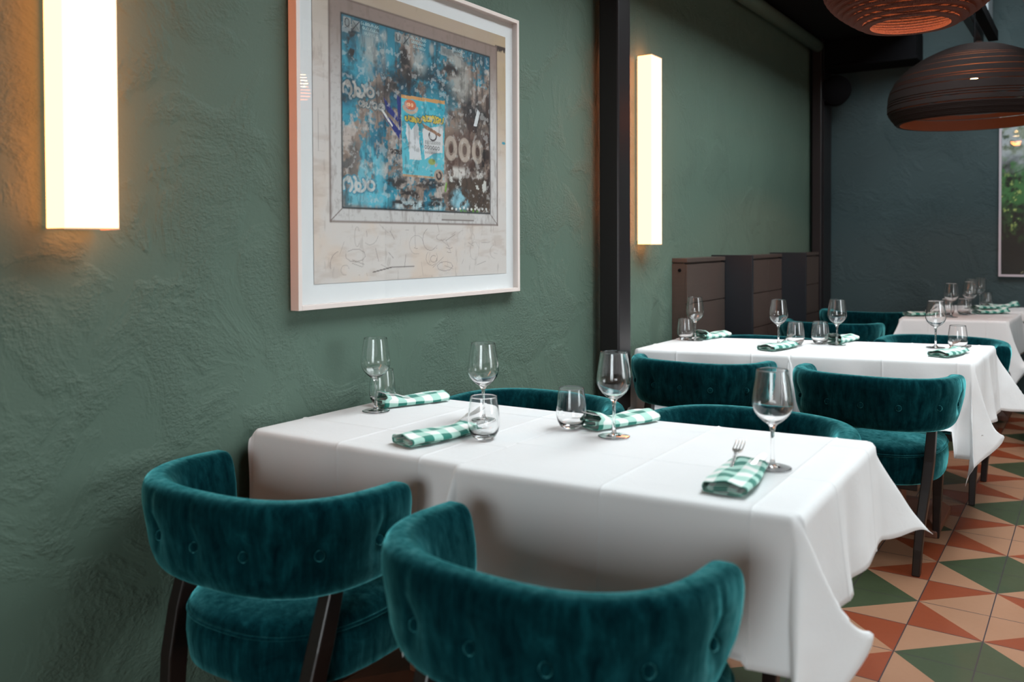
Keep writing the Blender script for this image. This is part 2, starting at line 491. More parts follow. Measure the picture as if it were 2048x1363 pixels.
class Paint:
    def __init__(self, nu, nv, su, sv):
        self.nu, self.nv = nu, nv
        self.u, self.v = np.meshgrid(np.linspace(0, 1, nu), np.linspace(0, 1, nv))
        self.x, self.y = self.u * su, self.v * sv           # metres
        self.su, self.sv = su, sv
        self.c = np.zeros((nv, nu, 3))
    def lay(self, mask, col):
        m = np.clip(mask, 0, 1)[..., None]; self.c = self.c * (1 - m) + np.asarray(col) * m
    def rect(self, u0, v0, u1, v1, f=0.003):
        return sstep(u0 - f, u0 + f, self.u) * (1 - sstep(u1 - f, u1 + f, self.u)) * sstep(v0 - f, v0 + f, self.v) * (1 - sstep(v1 - f, v1 + f, self.v))
    def poly(self, pts):
        ins = np.zeros(self.u.shape, bool); n = len(pts)
        for i in range(n):
            (x0, y0), (x1, y1) = pts[i], pts[(i + 1) % n]
            if y0 == y1: continue
            ins ^= ((self.v > y0) != (self.v > y1)) & (self.u < (x1 - x0) * (self.v - y0) / (y1 - y0) + x0)
        return ins.astype(float)
    def ell(self, cu, cv, ru, rv, f=0.2):
        d = np.hypot((self.u - cu) / ru, (self.v - cv) / rv); return 1 - sstep(1 - f, 1 + f, d)
    def stroke(self, pts, w):
        d = np.full(self.u.shape, 9.0)
        for (a, b), (c, e) in zip(pts[:-1], pts[1:]):
            dx, dy = c - a, e - b; L = dx * dx + dy * dy + 1e-12
            t = np.clip(((self.u - a) * dx + (self.v - b) * dy) / L, 0, 1)
            d = np.minimum(d, np.hypot(self.u - a - t * dx, self.v - b - t * dy))
        return 1 - sstep(w * 0.7, w * 1.3, d)
    def build(self, name, mat, to3d, parent):
        P = to3d(self.u.ravel(), self.v.ravel())
        nu, nv = self.nu, self.nv
        i = np.arange(nu * nv).reshape(nv, nu)
        F = np.stack([i[:-1, :-1], i[:-1, 1:], i[1:, 1:], i[1:, :-1]], -1).reshape(-1, 4)
        o = mesh_obj(name, P, F, mat, parent)
        at = o.data.color_attributes.new('print', 'FLOAT_COLOR', 'POINT')
        rgba = np.ones((nu * nv, 4), np.float32); rgba[:, :3] = np.clip(self.c, 0, 1).reshape(-1, 3)
        at.data.foreach_set('color', rgba.ravel())
        return o

def arc(cu, cv, ru, rv, a0, a1, n=14):
    return [(cu + ru * math.cos(math.radians(a0 + (a1 - a0) * k / n)), cv + rv * math.sin(math.radians(a0 + (a1 - a0) * k / n))) for k in range(n + 1)]
def round_letter(kind, cu, cv, s):
    """rounded Sinhala-like characters as stroke lists"""
    if kind == 0:   # ma
        return [arc(cu - .15 * s, cv - .05 * s, .33 * s, .36 * s, -60, 215), arc(cu - .1 * s, cv + .28 * s, .14 * s, .12 * s, -90, 200), arc(cu + .32 * s, cv, .16 * s, .42 * s, -100, 95)]
    if kind == 1:   # va
        return [arc(cu, cv, .38 * s, .36 * s, 150, 420), arc(cu - .16 * s, cv - .08 * s, .17 * s, .18 * s, -30, 300)]
    if kind == 2:   # anusvara
        return [arc(cu, cv, .26 * s, .26 * s, 0, 360)]
    if kind == 3:   # sa
        return [arc(cu - .2 * s, cv, .22 * s, .3 * s, 30, 330), arc(cu + .22 * s, cv, .24 * s, .32 * s, -150, 120), arc(cu + .22 * s, cv + .06 * s, .1 * s, .1 * s, 0, 360)]
    if kind == 4:   # ya
        return [arc(cu - .1 * s, cv - .02 * s, .3 * s, .3 * s, 170, 370), arc(cu - .3 * s, cv + .1 * s, .1 * s, .12 * s, 0, 360), [(cu + .2 * s, cv - .02 * s), (cu + .3 * s, cv + .38 * s)]]
    return [arc(cu, cv, .3 * s, .34 * s, 200, 520), arc(cu + .1 * s, cv - .1 * s, .1 * s, .1 * s, 0, 360)]
def word(P, kinds, u0, v0, pitch, s, w, col, mask=1.0, outline=None):
    strokes = []
    for i, k in enumerate(kinds): strokes += round_letter(k, u0 + i * pitch, v0, s)
    if outline is not None:
        for st in strokes: P.lay(P.stroke(st, w * 1.9) * mask, outline)
    for st in strokes: P.lay(P.stroke(st, w) * mask, col)

# ------------------------------------------------------------------ framed picture on the left wall
def picture_left():
    r = empty('framed_picture', (XL, 2.20, 1.56))
    ox, oy, oz = XL, 2.20, 1.56
    ya, yb, za, zb = 1.642, 2.752, 1.051, 2.085
    fw, x1 = 0.014, XL + 0.035
    b = MB()
    def bx(*a): b.box(a[0] - ox, a[1] - ox, a[2] - oy, a[3] - oy, a[4] - oz, a[5] - oz)
    xb = XL + 0.002
    bx(xb, x1, ya, ya + fw, za, zb); bx(xb, x1, yb - fw, yb, za, zb)
    bx(xb, x1, ya + fw, yb - fw, za, za + fw); bx(xb, x1, ya + fw, yb - fw, zb - fw, zb)
    b.build('frame', M['frame'], r, bevel=0.0012)
    MB().box(XL + 0.006 - ox, XL + 0.012 - ox, ya + fw - oy, yb - fw - oy, za + fw - oz, zb - fw - oz).build('mat_board', M['mat'], r)
    MB().box(XL + 0.0295 - ox, XL + 0.0315 - ox, ya + fw - oy, yb - fw - oy, za + fw - oz, zb - fw - oz).build('glass_pane', M['pane'], r)
    Y0, Y1, Z0, Z1 = 1.7198, 2.690, 1.1219, 2.0125
    su, sv = Y1 - Y0, Z1 - Z0
    P = Paint(430, 400, su, sv); u, v, x, y = P.u, P.v, P.x, P.y
    g1, g2, g3 = fbm(x * 6, y * 6, 1), fbm(x * 25, y * 25, 2), fbm(x * 70, y * 18, 3)
    gx = fbm(x * 90, y * 90, 4, 3)
    # pale plaster wall, ochre to the upper right, warm lower down
    P.c[:] = srgb(214, 203, 198)
    P.lay(sstep(0.5, 0.95, v + 0.25 * (u - 0.5) + 0.2 * (g1 - 0.5)) * 0.8, srgb(168, 140, 112))
    P.lay(sstep(0.86, 1.0, u) * sstep(0.25, 0.9, v) * 0.5, srgb(186, 158, 120))
    P.lay(sstep(0.5, 0.75, g1) * (1 - v) * 0.45, srgb(222, 190, 165))
    P.lay(sstep(0.5, 0.75, fbm(x * 12, y * 40, 9, 5)) * 0.35, srgb(176, 152, 138))
    P.lay(sstep(0.66, 0.78, g3) * 0.22, srgb(120, 100, 90))
    rnd = random.Random(5)
    for k in range(46):       # scratches and scribbles below the window
        a, c = rnd.uniform(0.08, 0.95), rnd.uniform(0.02, 0.18)
        if rnd.random() < 0.5: st = arc(a, c, rnd.uniform(.01, .05), rnd.uniform(.01, .05), rnd.uniform(0, 360), rnd.uniform(100, 500), 9)
        else: st = [(a, c), (a + rnd.uniform(-.06, .06), c + rnd.uniform(-.05, .05))]
        P.lay(P.stroke(st, 0.0012) * rnd.uniform(.25, .6), srgb(105, 88, 84))
    P.lay(P.stroke([(0.25, 0.03), (0.34, 0.045), (0.45, 0.045)], 0.0022) * 0.8, srgb(70, 55, 52))
    for z in (0.33, 0.36, 0.39, 0.42, 0.45): P.lay(P.stroke([(0.018, z + .1), (0.045, z + .1)], 0.001) * .5, srgb(110, 95, 90))
    P.lay(P.stroke([(0.02, .43), (0.022, .57)], 0.001) * .5, srgb(110, 95, 90))
    P.lay(P.rect(0.93, 0.93, 1.0, 0.955) * sstep(.45, .6, g2), srgb(60, 45, 40))
    P.lay(P.ell(0.985, 0.55, .012, .006), srgb(70, 150, 170))
    # painted window casing
    fr = P.rect(0.067, 0.205, 0.942, 0.948); P.lay(fr, srgb(205, 198, 196))
    P.lay(fr * sstep(0.55, 0.93, v) * 0.85, srgb(124, 96, 84))
    P.lay(fr * sstep(.52, .75, g3) * 0.35, srgb(120, 98, 88)); P.lay(fr * sstep(.60, .72, gx) * 0.18, srgb(110, 90, 82))
    for e in (P.rect(0.064, 0.2, 0.071, 0.95), P.rect(0.067, 0.200, 0.945, 0.207), P.rect(0.937, 0.2, 0.944, 0.948), P.rect(0.067, .944, .944, .950)):
        P.lay(e * 0.75, srgb(96, 72, 64))
    P.lay(P.rect(0.600, .217, .79, .24) * 0.9, srgb(190, 182, 178)); P.lay(P.rect(0.600, .217, .79, .221), srgb(90, 72, 66))
    for k in range(2): P.lay(P.stroke([(0.067 + k * .874, .205), (0.115 + k * .78, .246)], .002) * .8, srgb(110, 90, 84))
    # the poster covered panel
    pa = P.rect(0.115, 0.247, 0.896, 0.900); P.lay(pa, srgb(30, 28, 30))
    inn = P.rect(0.121, 0.254, 0.890, 0.893)
    P.lay(inn, srgb(30, 105, 130))
    P.lay(inn * sstep(.4, .65, fbm(x * 9, y * 9, 11)) * .7, srgb(62, 160, 182))
    P.lay(inn * sstep(0.75, 0.9, v) * 0.55, srgb(20, 70, 92))
    tear = fbm(x * 7 + 3, y * 7, 21, 6, .6) + 0.18 * (gx - .5)
    mid = np.exp(-(((u - .42) / .34) ** 2 + ((v - .46) / .17) ** 2))
    P.lay(inn * sstep(.48, .56, tear + .22 * mid - .06), srgb(150, 128, 116))
    P.lay(inn * sstep(.50, .56, fbm(x * 14, y * 14, 31, 5) * .75 + .25 * mid) * sstep(.45, .55, tear + .2 * mid), srgb(188, 172, 164))
    right = sstep(0.60, .66, u + .05 * (g2 - .5))
    P.lay(inn * right * (1 - sstep(.60, .70, v)) * .9, srgb(142, 120, 108))
    P.lay(inn * right * (1 - sstep(.60, .70, v)) * sstep(.5, .58, fbm(x * 16, y * 16, 33, 5)), srgb(80, 58, 52))
    band = np.exp(-((v - .70 + .05 * np.sin(u * 9)) / .055) ** 2) * sstep(.2, .32, u)
    P.lay(inn * band * .85 * sstep(.35, .6, fbm(x * 22, y * 40, 41, 4) + .1), srgb(38, 36, 42))
    P.lay(inn * P.rect(.30, .26, .62, .37, .02) * sstep(.42, .6, fbm(x * 14, y * 50, 43, 5)) * .95, srgb(50, 42, 42))
    P.lay(inn * P.rect(.13, .26, .34, .31, .01) * .8, srgb(90, 185, 205))
    P.lay(inn * P.rect(.36, .255, .60, .285, .01) * sstep(.42, .5, fbm(x * 20, y * 60, 44, 5)), srgb(185, 205, 210))
    drip = fbm(x * 60, y * 5, 81, 4)
    P.lay(inn * sstep(.56, .72, drip) * sstep(.2, .5, g1) * .55, srgb(44, 40, 44))
    P.lay(inn * sstep(.50, .66, fbm(x * 5 + 9, y * 5, 82, 5)) * sstep(.35, .6, gx) * .6, srgb(28, 34, 40))
    P.lay(inn * (1 - sstep(.12, .26, u)) * sstep(.45, .6, fbm(x * 18, y * 18, 83, 5)) * .7, srgb(34, 62, 74))
    P.lay(inn * P.rect(.12, .26, .30, .46, .03) * sstep(.45, .58, fbm(x * 30, y * 12, 84, 5)) * .8, srgb(96, 186, 206))
    # dark squares with drawn signs, lines of small lettering
    for (a, c) in ((.127, .888), (.165, .884), (.361, .886), (.400, .882), (.60, .885), (.635, .88)):
        P.lay(P.rect(a, c - .034, a + .033, c) * inn, srgb(165, 160, 156)); P.lay(P.rect(a + .003, c - .031, a + .030, c - .003) * inn * .8, srgb(120, 128, 130))
    P.lay(P.stroke([(.168, .882), (.195, .853)], .0014), srgb(50, 50, 55)); P.lay(P.stroke([(.195, .882), (.168, .853)], .0014), srgb(50, 50, 55))
    P.lay(P.stroke([(.403, .880), (.430, .851)], .0014), srgb(50, 50, 55)); P.lay(P.stroke([(.430, .880), (.403, .851)], .0014), srgb(50, 50, 55))
    for a in (.143, .377): P.lay(P.stroke(arc(a, .871, .009, .014, 0, 360), .0014), srgb(50, 50, 55))
    for j, (a0, n) in enumerate(((.208, 9), (.214, 8), (.222, 7), (.442, 9), (.448, 8), (.456, 7), (.67, 8), (.676, 7))):
        z = (.883, .868, .852, .884, .869, .853, .884, .868)[j]
        for k in range(n):
            P.lay(P.stroke(arc(a0 + k * .0092, z, .0034, .0045, rnd.uniform(0, 180), rnd.uniform(300, 420), 7), .0013) * inn * .85, srgb(160, 190, 195))
    # faint bleached blots where figures were printed
    for (a, c, ru, rv) in ((.255, .79, .055, .075), (.484, .80, .035, .04), (.71, .76, .06, .06), (.70, .845, .05, .03), (.31, .86, .012, .02), (.55, .86, .012, .02)):
        P.lay(P.ell(a, c, ru, rv, .6) * inn * sstep(.35, .6, g2 + .1) * .8, srgb(168, 165, 160))
    for (a, c, ru, rv) in ((.165, .80, .028, .06), (.405, .80, .022, .05), (.66, .80, .05, .022), (.43, .74, .012, .06)):
        P.lay(P.ell(a, c, ru, rv, .5) * inn * sstep(.42, .52, g2), srgb(48, 40, 40))
    # large rounded lettering
    w1 = srgb(176, 168, 162); dk = srgb(40, 90, 108)
    word(P, (0, 1, 2), .150, .652, .047, .058, .0050, w1, inn, dk)
    word(P, (3, 4, 5, 3), .205, .608, .030, .030, .0028, w1, inn, dk)
    word(P, (0, 1, 2), .150, .330, .047, .060, .0050, srgb(196, 196, 194), inn, srgb(60, 140, 165))
    word(P, (3, 1, 4, 5), .20, .283, .030, .028, .0024, srgb(120, 175, 190), inn)
    word(P, (5, 3, 1), .343, .459, .02, .022, .0020, srgb(60, 52, 52), inn)
    # zeros-like ring letters on brown
    P.lay(P.ell(.74, .50, .15, .075, .3) * inn * .7, srgb(92, 66, 58))
    for a in (.655, .735, .815):
        P.lay(P.stroke(arc(a, .498, .026, .038, 0, 360, 22), .0105) * inn, srgb(178, 160, 148)); P.lay(P.stroke(arc(a, .498, .014, .022, 0, 360, 16), .0018) * inn, srgb(150, 130, 118))
    # dark brown patch with pale flecks, lime green brush marks
    br = P.rect(.641, .256, .889, .392, .004) * inn; P.lay(br * .9, srgb(74, 58, 48)); P.lay(br * sstep(.62, .66, g2), srgb(200, 196, 190))
    P.lay(P.ell(.71, .30, .055, .04, .4) * inn * sstep(.4, .55, g2), srgb(140, 190, 205))
    P.lay(P.rect(.60, .385, .88, .425, .01) * inn * sstep(.45, .55, fbm(x * 30, y * 30, 51)), srgb(205, 196, 190))
    for k in range(9): P.lay(P.stroke(arc(.765 + rnd.uniform(-.02, .02), .262 + rnd.uniform(-.005, .01), rnd.uniform(.03, .055), rnd.uniform(.02, .045), 190, 350), .0025) * inn * .8, srgb(96, 148, 52))
    P.lay(P.stroke([(.622, .33), (.627, .36)], .004) * inn, srgb(120, 170, 60))
    for k in range(10): P.lay(P.ell(.66 + .023 * k, .262 + rnd.uniform(0, .008), .006, .005) * inn, srgb(225, 222, 218))
    P.lay(P.poly([(.79, .60), (.815, .67), (.832, .66), (.81, .60)]) * inn, srgb(214, 214, 216))
    P.lay(P.rect(.868, .34, .893, .80) * inn * sstep(.35, .5, g2), srgb(66, 50, 46)); P.lay(P.rect(.84, .40, .87, .66, .01) * inn * sstep(.5, .56, g2), srgb(40, 32, 32))
    # blue torn star points
    for pts in ([(.368, .664), (.388, .655), (.388, .515), (.376, .56)], [(.305, .645), (.372, .585), (.374, .565), (.318, .60)], [(.30, .585), (.38, .505), (.384, .535), (.335, .575)]):
        P.lay(P.poly(pts) * inn, srgb(38, 48, 118))
    P.lay(P.poly([(.29, .60), (.345, .545), (.35, .55), (.30, .602)]) * inn, srgb(220, 215, 212))
    # central poster
    q = P.poly([(.390, .667), (.621, .677), (.614, .373), (.395, .374)])
    P.lay(q, srgb(52, 158, 180)); P.lay(q * sstep(.5, .62, g1) * .6, srgb(98, 192, 206)); P.lay(q * (1 - sstep(.42, .60, v)) * .55, srgb(120, 200, 212))
    P.lay(P.poly([(.390, .667), (.621, .677), (.621, .663), (.390, .655)]), srgb(206, 148, 92)); P.lay(P.rect(.395, .374, .56, .381), srgb(200, 150, 110))
    P.lay(P.ell(.436, .636, .030, .019, .1), srgb(206, 104, 70)); P.lay(P.stroke(arc(.436, .634, .036, .026, 200, 345), .006), srgb(190, 160, 140))
    word(P, (3, 5), .427, .636, .018, .016, .0018, srgb(240, 190, 150))
    word(P, (4, 3, 1, 4), .420, .585, .022, .026, .0028, srgb(206, 176, 70), 1, srgb(40, 90, 110))
    word(P, (1, 3, 0, 5, 4), .512, .597, .023, .030, .0030, srgb(214, 184, 70), 1, srgb(40, 90, 110))
    P.lay(P.poly([(.418, .57), (.44, .545), (.468, .575), (.478, .56), (.482, .50), (.493, .439), (.43, .436), (.428, .49), (.412, .53)]), srgb(214, 212, 214))
    P.lay(P.poly([(.497, .557), (.612, .579), (.607, .476), (.56, .47), (.51, .443)]), srgb(212, 208, 208))
    P.lay(P.stroke(arc(.553, .535, .020, .017, 150, 400), .003), srgb(70, 60, 62))
    for k, z in enumerate((.512, .505, .490, .470)):
        for j in range(9 if k != 2 else 6): P.lay(P.stroke(arc(.515 + j * (.0095 if k != 2 else .014), z, .003 if k != 2 else .005, .003 if k != 2 else .006, 0, 320, 7), .001 if k != 2 else .0016) * .8, srgb(70, 62, 66))
    P.lay(P.poly([(.494, .578), (.515, .572), (.60, .545), (.592, .535), (.55, .548), (.51, .558)]), srgb(150, 110, 88))
    P.lay(P.rect(.53, .40, .60, .43, .01) * sstep(.45, .55, g2), srgb(205, 160, 150)); P.lay(P.ell(.548, .437, .02, .012), srgb(150, 160, 90))
    P.lay(P.ell(.586, .387, .027, .024, .1), srgb(170, 148, 134)); P.lay(P.stroke(arc(.586, .387, .012, .013, 160, 440), .004), srgb(70, 55, 52))
    P.lay(inn * sstep(.60, .72, g3) * .35, srgb(40, 34, 36)); P.lay(inn * sstep(.60, .70, fbm(x * 40, y * 40, 61, 4)) * .35, srgb(36, 32, 34))
    P.lay(inn * sstep(.64, .7, fbm(x * 60, y * 60, 62, 3)) * .35, srgb(210, 205, 202))
    def to3(uu, vv): return np.stack([np.full_like(uu, XL + 0.0135 - ox), Y0 + uu * su - oy, Z0 + vv * sv - oz], -1)
    P.build('print', mat_art('weathered_window_print'), to3, r)
    tag(r, 'large framed photo print of a weathered window with torn turquoise posters', 'picture')
picture_left()

def picture_back():
    ya = YB; x0, x1, z0, z1 = -0.601, 0.50, 0.968, 2.30
    r = empty('framed_picture', (0, ya, 1.6))
    b = MB(); fw = 0.016
    def bx(xa, xb, za, zb): b.box(xa, xb, -0.032, -0.002, za - 1.6, zb - 1.6)
    bx(x0, x0 + fw, z0, z1); bx(x1 - fw, x1, z0, z1); bx(x0 + fw, x1 - fw, z0, z0 + fw); bx(x0 + fw, x1 - fw, z1 - fw, z1)
    b.build('frame', M['lilac'], r, bevel=0.001)
    su, sv = x1 - x0 - 2 * fw, z1 - z0 - 2 * fw
    P = Paint(150, 190, su, sv); u, v, x, y = P.u, P.v, P.x, P.y
    P.c[:] = srgb(10, 16, 14)
    f1, f2, f3 = fbm(x * 8, y * 8, 71), fbm(x * 26, y * 26, 72), fbm(x * 45, y * 30, 73)
    P.lay(sstep(.58, .72, v + .25 * (f1 - .5)), srgb(176, 184, 188))
    P.lay(sstep(.62, .72, v + .2 * (f1 - .5)) * sstep(.42, .60, f2), srgb(140, 150, 132))
    P.lay(sstep(.28, .45, v + .2 * (f1 - .5)) * (1 - sstep(.60, .70, v + .2 * (f1 - .5))) * sstep(.38, .60, f2), srgb(66, 120, 66))
    P.lay((1 - sstep(.5, .62, v)) * sstep(.12, .3, v) * sstep(.52, .64, f3) * .9, srgb(50, 92, 46))
    P.lay((1 - sstep(.5, .6, v)) * sstep(.22, .3, v) * sstep(.66, .72, f3), srgb(176, 190, 110))
    P.lay(sstep(.66, .74, v) * sstep(.55, .66, f1 * .5 + f2 * .5) * .9, srgb(50, 74, 56))
    P.lay(P.stroke([(.2, .45), (.17, .62), (.22, .8)], .004) + P.stroke([(.17, .6), (.06, .56)], .002) + P.stroke([(.19, .64), (.3, .66)], .002), srgb(48, 58, 50))
    for k in range(5): P.lay(P.ell(.12 + .01 * k, .012 + .003 * (k % 2), .003, .003), srgb(150, 150, 120))
    def to3(uu, vv): return np.stack([x0 + fw + uu * su, np.full_like(uu, -0.012), z0 + fw + vv * sv - 1.6], -1)
    P.build('print', mat_art('woodland_print', .5), to3, r)
    MB().box(x0 + fw, x1 - fw, -0.010, -0.003, z0 + fw - 1.6, z1 - fw - 1.6).build('backing', M['mat'], r)
    MB().box(x0 + fw, x1 - fw, -0.027, -0.025, z0 + fw - 1.6, z1 - fw - 1.6).build('glass_pane', M['pane'], r)
    tag(r, 'framed woodland photo print on the dark back wall at the right edge', 'picture')
picture_back()

# ------------------------------------------------------------------ dark cabinets along the left wall
def cabinet(y0, y1, label, splits=()):
    r = empty('sideboard_cabinet', (XL, (y0 + y1) / 2, 0)); oy = (y0 + y1) / 2; D = 0.085
    MB().box(0.001, D - 0.012, y0 - oy, y1 - oy, 0.0, 1.118).build('carcass', M['cab'], r)
    MB().box(0.001, D + 0.002, y0 - oy, y1 - oy, 1.126, 1.148).box(0.001, D - 0.02, y0 - oy + .01, y1 - oy - .01, 1.118, 1.1261).build('top_board', M['cab'], r, bevel=0.0015)
    ys = [y0] + list(splits) + [y1]
    zs = [0.06, 0.47, 0.69, 0.907, 1.118]
    for a, c in zip(ys[:-1], ys[1:]):
        for z0, z1 in zip(zs[:-1], zs[1:]):
            MB().box(D - 0.0118, D, a - oy + 0.003, c - oy - 0.003, z0 + 0.003, z1 - 0.003).build('drawer_front', M['cab'], r, bevel=0.001)
    tag(r, label, 'cabinet', 'dark low cabinets along the left wall')
    return r
ca = cabinet(4.258, 4.818, 'dark brown cabinet nearest the column, its warm lit end panel showing')
k = MB().lathe([(0, 0.0), (0.009, 0.0), (0.009, -0.004), (0.006, -0.006), (0, -0.006)], 20)
k.v = [(v[0] + 0.045, v[2] - 0.2801, v[1] + 1.085) for v in k.v]
k.build('lock', M['black'], ca, smooth=True)
cabinet(4.846, 5.905, 'middle dark brown cabinet between the two taller blue black fins', (5.62,))
cabinet(5.933, 6.85, 'dark brown cabinet furthest back, reaching the corner column')
for y, lab in ((4.820, 'taller blue black fin panel between the nearest and the middle cabinet'), (5.907, 'taller blue black fin panel between the middle and the furthest cabinet')):
    tag(box_obj('divider_panel', XL + 0.001, XL + 0.245, y, y + 0.024, 0.0, 1.157, M['fin'], bevel=0.0015), lab, 'panel', 'blue black fin panels between the cabinets')

# ------------------------------------------------------------------ chairs
def back_path(t):
    """centre line of the curved back, t in -1..1; returns point, outward normal, arc length"""
    a, bb, e = 0.265, 0.245, 2.7
    n = 241
    ph = np.linspace(-PI / 2 , PI / 2, n)
    X = a * np.sign(np.sin(ph)) * np.abs(np.sin(ph)) ** (2 / e)
    Y = -0.02 - bb * np.abs(np.cos(ph)) ** (2 / e)
    return X, Y

def velvet_back():
    X, Y = back_path(0)
    s = np.concatenate([[0], np.cumsum(np.hypot(np.diff(X), np.diff(Y)))])
    # extend the ends straight forward
    N, Mc = 130, 44
    ext = 0.045
    L = s[-1]
    sq = np.linspace(-ext, L + ext, N)
    px = np.interp(sq, s, X); py = np.interp(sq, s, Y)
    py = np.where(sq < 0, Y[0] - sq, np.where(sq > L, Y[-1] + (sq - L), py))
    px = np.where(sq < 0, X[0], np.where(sq > L, X[-1], px))
    for _ in range(4):
        px[1:-1] = (px[:-2] + 2 * px[1:-1] + px[2:]) / 4; py[1:-1] = (py[:-2] + 2 * py[1:-1] + py[2:]) / 4
    tx, ty = np.gradient(px), np.gradient(py); l = np.hypot(tx, ty); tx, ty = tx / l, ty / l
    nx, ny = ty, -tx                         # outward (rear at the middle)
    Lt = L + 2 * ext; q = np.linspace(0, 1, N)
    edge = np.minimum(q, 1 - q) * Lt         # distance from an end
    zt = 0.734 - 0.010 * (np.abs(2 * q - 1)) ** 3
    zb = 0.533 + 0.040 * sstep(0.86, 1.0, np.abs(2 * q - 1))
    end = np.sqrt(np.clip(1 - (1 - np.clip(edge / 0.016, 0, 1)) ** 2, 0, 1))
    bs = [Lt * f for f in (0.10, 0.235, 0.37, 0.50, 0.63, 0.765, 0.90)]
    zbut = 0.626
    V = np.zeros((N, Mc, 3)); rings = []
    ang = np.linspace(0, 2 * PI, Mc, endpoint=False)
    for i in range(N):
        hw = 0.034 * (0.5 + 0.5 * end[i]); hh = (zt[i] - zb[i]) / 2 - 0.012 * (1 - end[i]); zc = (zt[i] + zb[i]) / 2
        cn = np.sign(np.cos(ang)) * np.abs(np.cos(ang)) ** 0.62 * hw
        cz = np.sign(np.sin(ang)) * np.abs(np.sin(ang)) ** 0.42 * hh
        # puffed outer face, slimmer bottom
        cn = cn * (1 + 0.16 * np.cos(cz / hh * 1.4)) * np.where(cz < 0, 1 + 0.12 * cz / hh, 1)
        z = zc + cz
        lean = 0.13 * (z - 0.53) - 0.010
        off = cn + lean
        outer = np.cos(ang) > 0
        for bpos in bs:
            d2 = ((sq[i] + ext - bpos) / 0.022) ** 2 + ((z - zbut) / 0.020) ** 2
            off = off - outer * 0.013 * np.exp(-d2)
            off = off - outer * 0.003 * np.exp(-((sq[i] + ext - bpos) / 0.006) ** 2) * ((z > zbut) & (z < zt[i] - .01))
        off = off - outer * 0.0035 * np.exp(-((z - zbut) / 0.012) ** 2) * sstep(.03, .08, edge[i])
        V[i, :, 0] = px[i] + nx[i] * off; V[i, :, 1] = py[i] + ny[i] * off; V[i, :, 2] = z
        rings.append([tuple(p) for p in V[i]])
    b = MB().loft(rings)
    buts = []
    for bpos in bs:
        i = int(round(bpos / Lt * (N - 1)))
        lean = 0.13 * (zbut - 0.53) - 0.010
        o = 0.034 * 1.16 + lean - 0.0105
        buts.append((px[i] + nx[i] * o, py[i] + ny[i] * o, zbut, math.atan2(ny[i], nx[i])))
    return b, buts

def seat_outline(inset, n=72):
    pts = []
    for k in range(n):
        a = 2 * PI * k / n
        e = 3.6 if math.sin(a) > 0 else 3.0
        cx, sy = math.copysign(abs(math.cos(a)) ** (2 / e), math.cos(a)), math.copysign(abs(math.sin(a)) ** (2 / e), math.sin(a))
        y = 0.035 + 0.250 * sy
        w = 0.238 if y > 0.035 else 0.238 - 0.02 * ((0.035 - y) / 0.25) ** 1.5
        y2 = y - (0.02 * (1 - (cx) ** 2) if sy < 0 else 0)
        x = w * cx
        r = math.hypot(x, y2 - 0.02)
        f = max(0.0, (r - inset) / r)
        pts.append((x * f, 0.02 + (y2 - 0.02) * f))
    return pts

def make_chair(label, group):
    r = empty('tub_chair')
    bb, buts = velvet_back()
    bk = bb.build('backrest', M['velvet'], r, smooth=True)
    for (x, y, z, a) in buts:
        b = MB().lathe([(0, 0.0065), (0.005, 0.006), (0.0095, 0.0035), (0.011, 0), (0.0095, -0.004), (0, -0.005)], 16)
        rot = Matrix.Rotation(a, 3, 'Z') @ Matrix.Rotation(PI / 2 - 0.22, 3, 'Y')
        b.v = [tuple(rot @ Vector(v) + Vector((x, y, z))) for v in b.v]
        b.build('button', M['velvet'], bk, smooth=True)
    rings = []
    for ins, z in ((0.05, .318), (0.02, .320), (0.004, .330), (0.0, .350), (-0.004, .385), (-0.002, .415), (0.004, .428), (0.006, .433), (0.003, .438), (0.003, .446), (0.012, .456), (0.035, .465), (0.08, .472), (0.14, .476), (0.20, .477)):
        rings.append([(x, y, z) for x, y in seat_outline(ins)])
    seat = MB().loft(rings).build('seat', M['velvet'], r, smooth=True)
    MB().tube([(x, y, .4335) for x, y in seat_outline(0.001)], 0.0042, 8, closed=True).build('piping', M['velvet'], seat, smooth=True)
    box = MB().box(-0.165, 0.165, -0.12, 0.26, 0.285, 0.3185).build('seat_rail', M['leg'], r, bevel=0.004)
    def leg(pts, sizes):
        rg = []
        for (x, y, z), (wx, wy) in zip(pts, sizes):
            rg.append([(x - wx, y - wy, z), (x + wx, y - wy, z), (x + wx, y + wy, z), (x - wx, y + wy, z)])
        MB().loft(rg).build('leg', M['leg'], r, bevel=0.004)
    for s in (-1, 1):
        leg([(s * .178, -.219, 0), (s * .184, -.217, .10), (s * .193, -.208, .21), (s * .205, -.190, .32), (s * .213, -.163, .42), (s * .216, -.124, .545)],
            [(.014, .018), (.015, .020), (.0165, .023), (.0175, .025), (.0175, .025), (.016, .021)])
        leg([(s * .176, .268, 0), (s * .182, .262, .18), (s * .186, .252, .322)], [(.013, .013), (.017, .017), (.021, .021)])
    tag(r, label, 'chair', group)
    return r

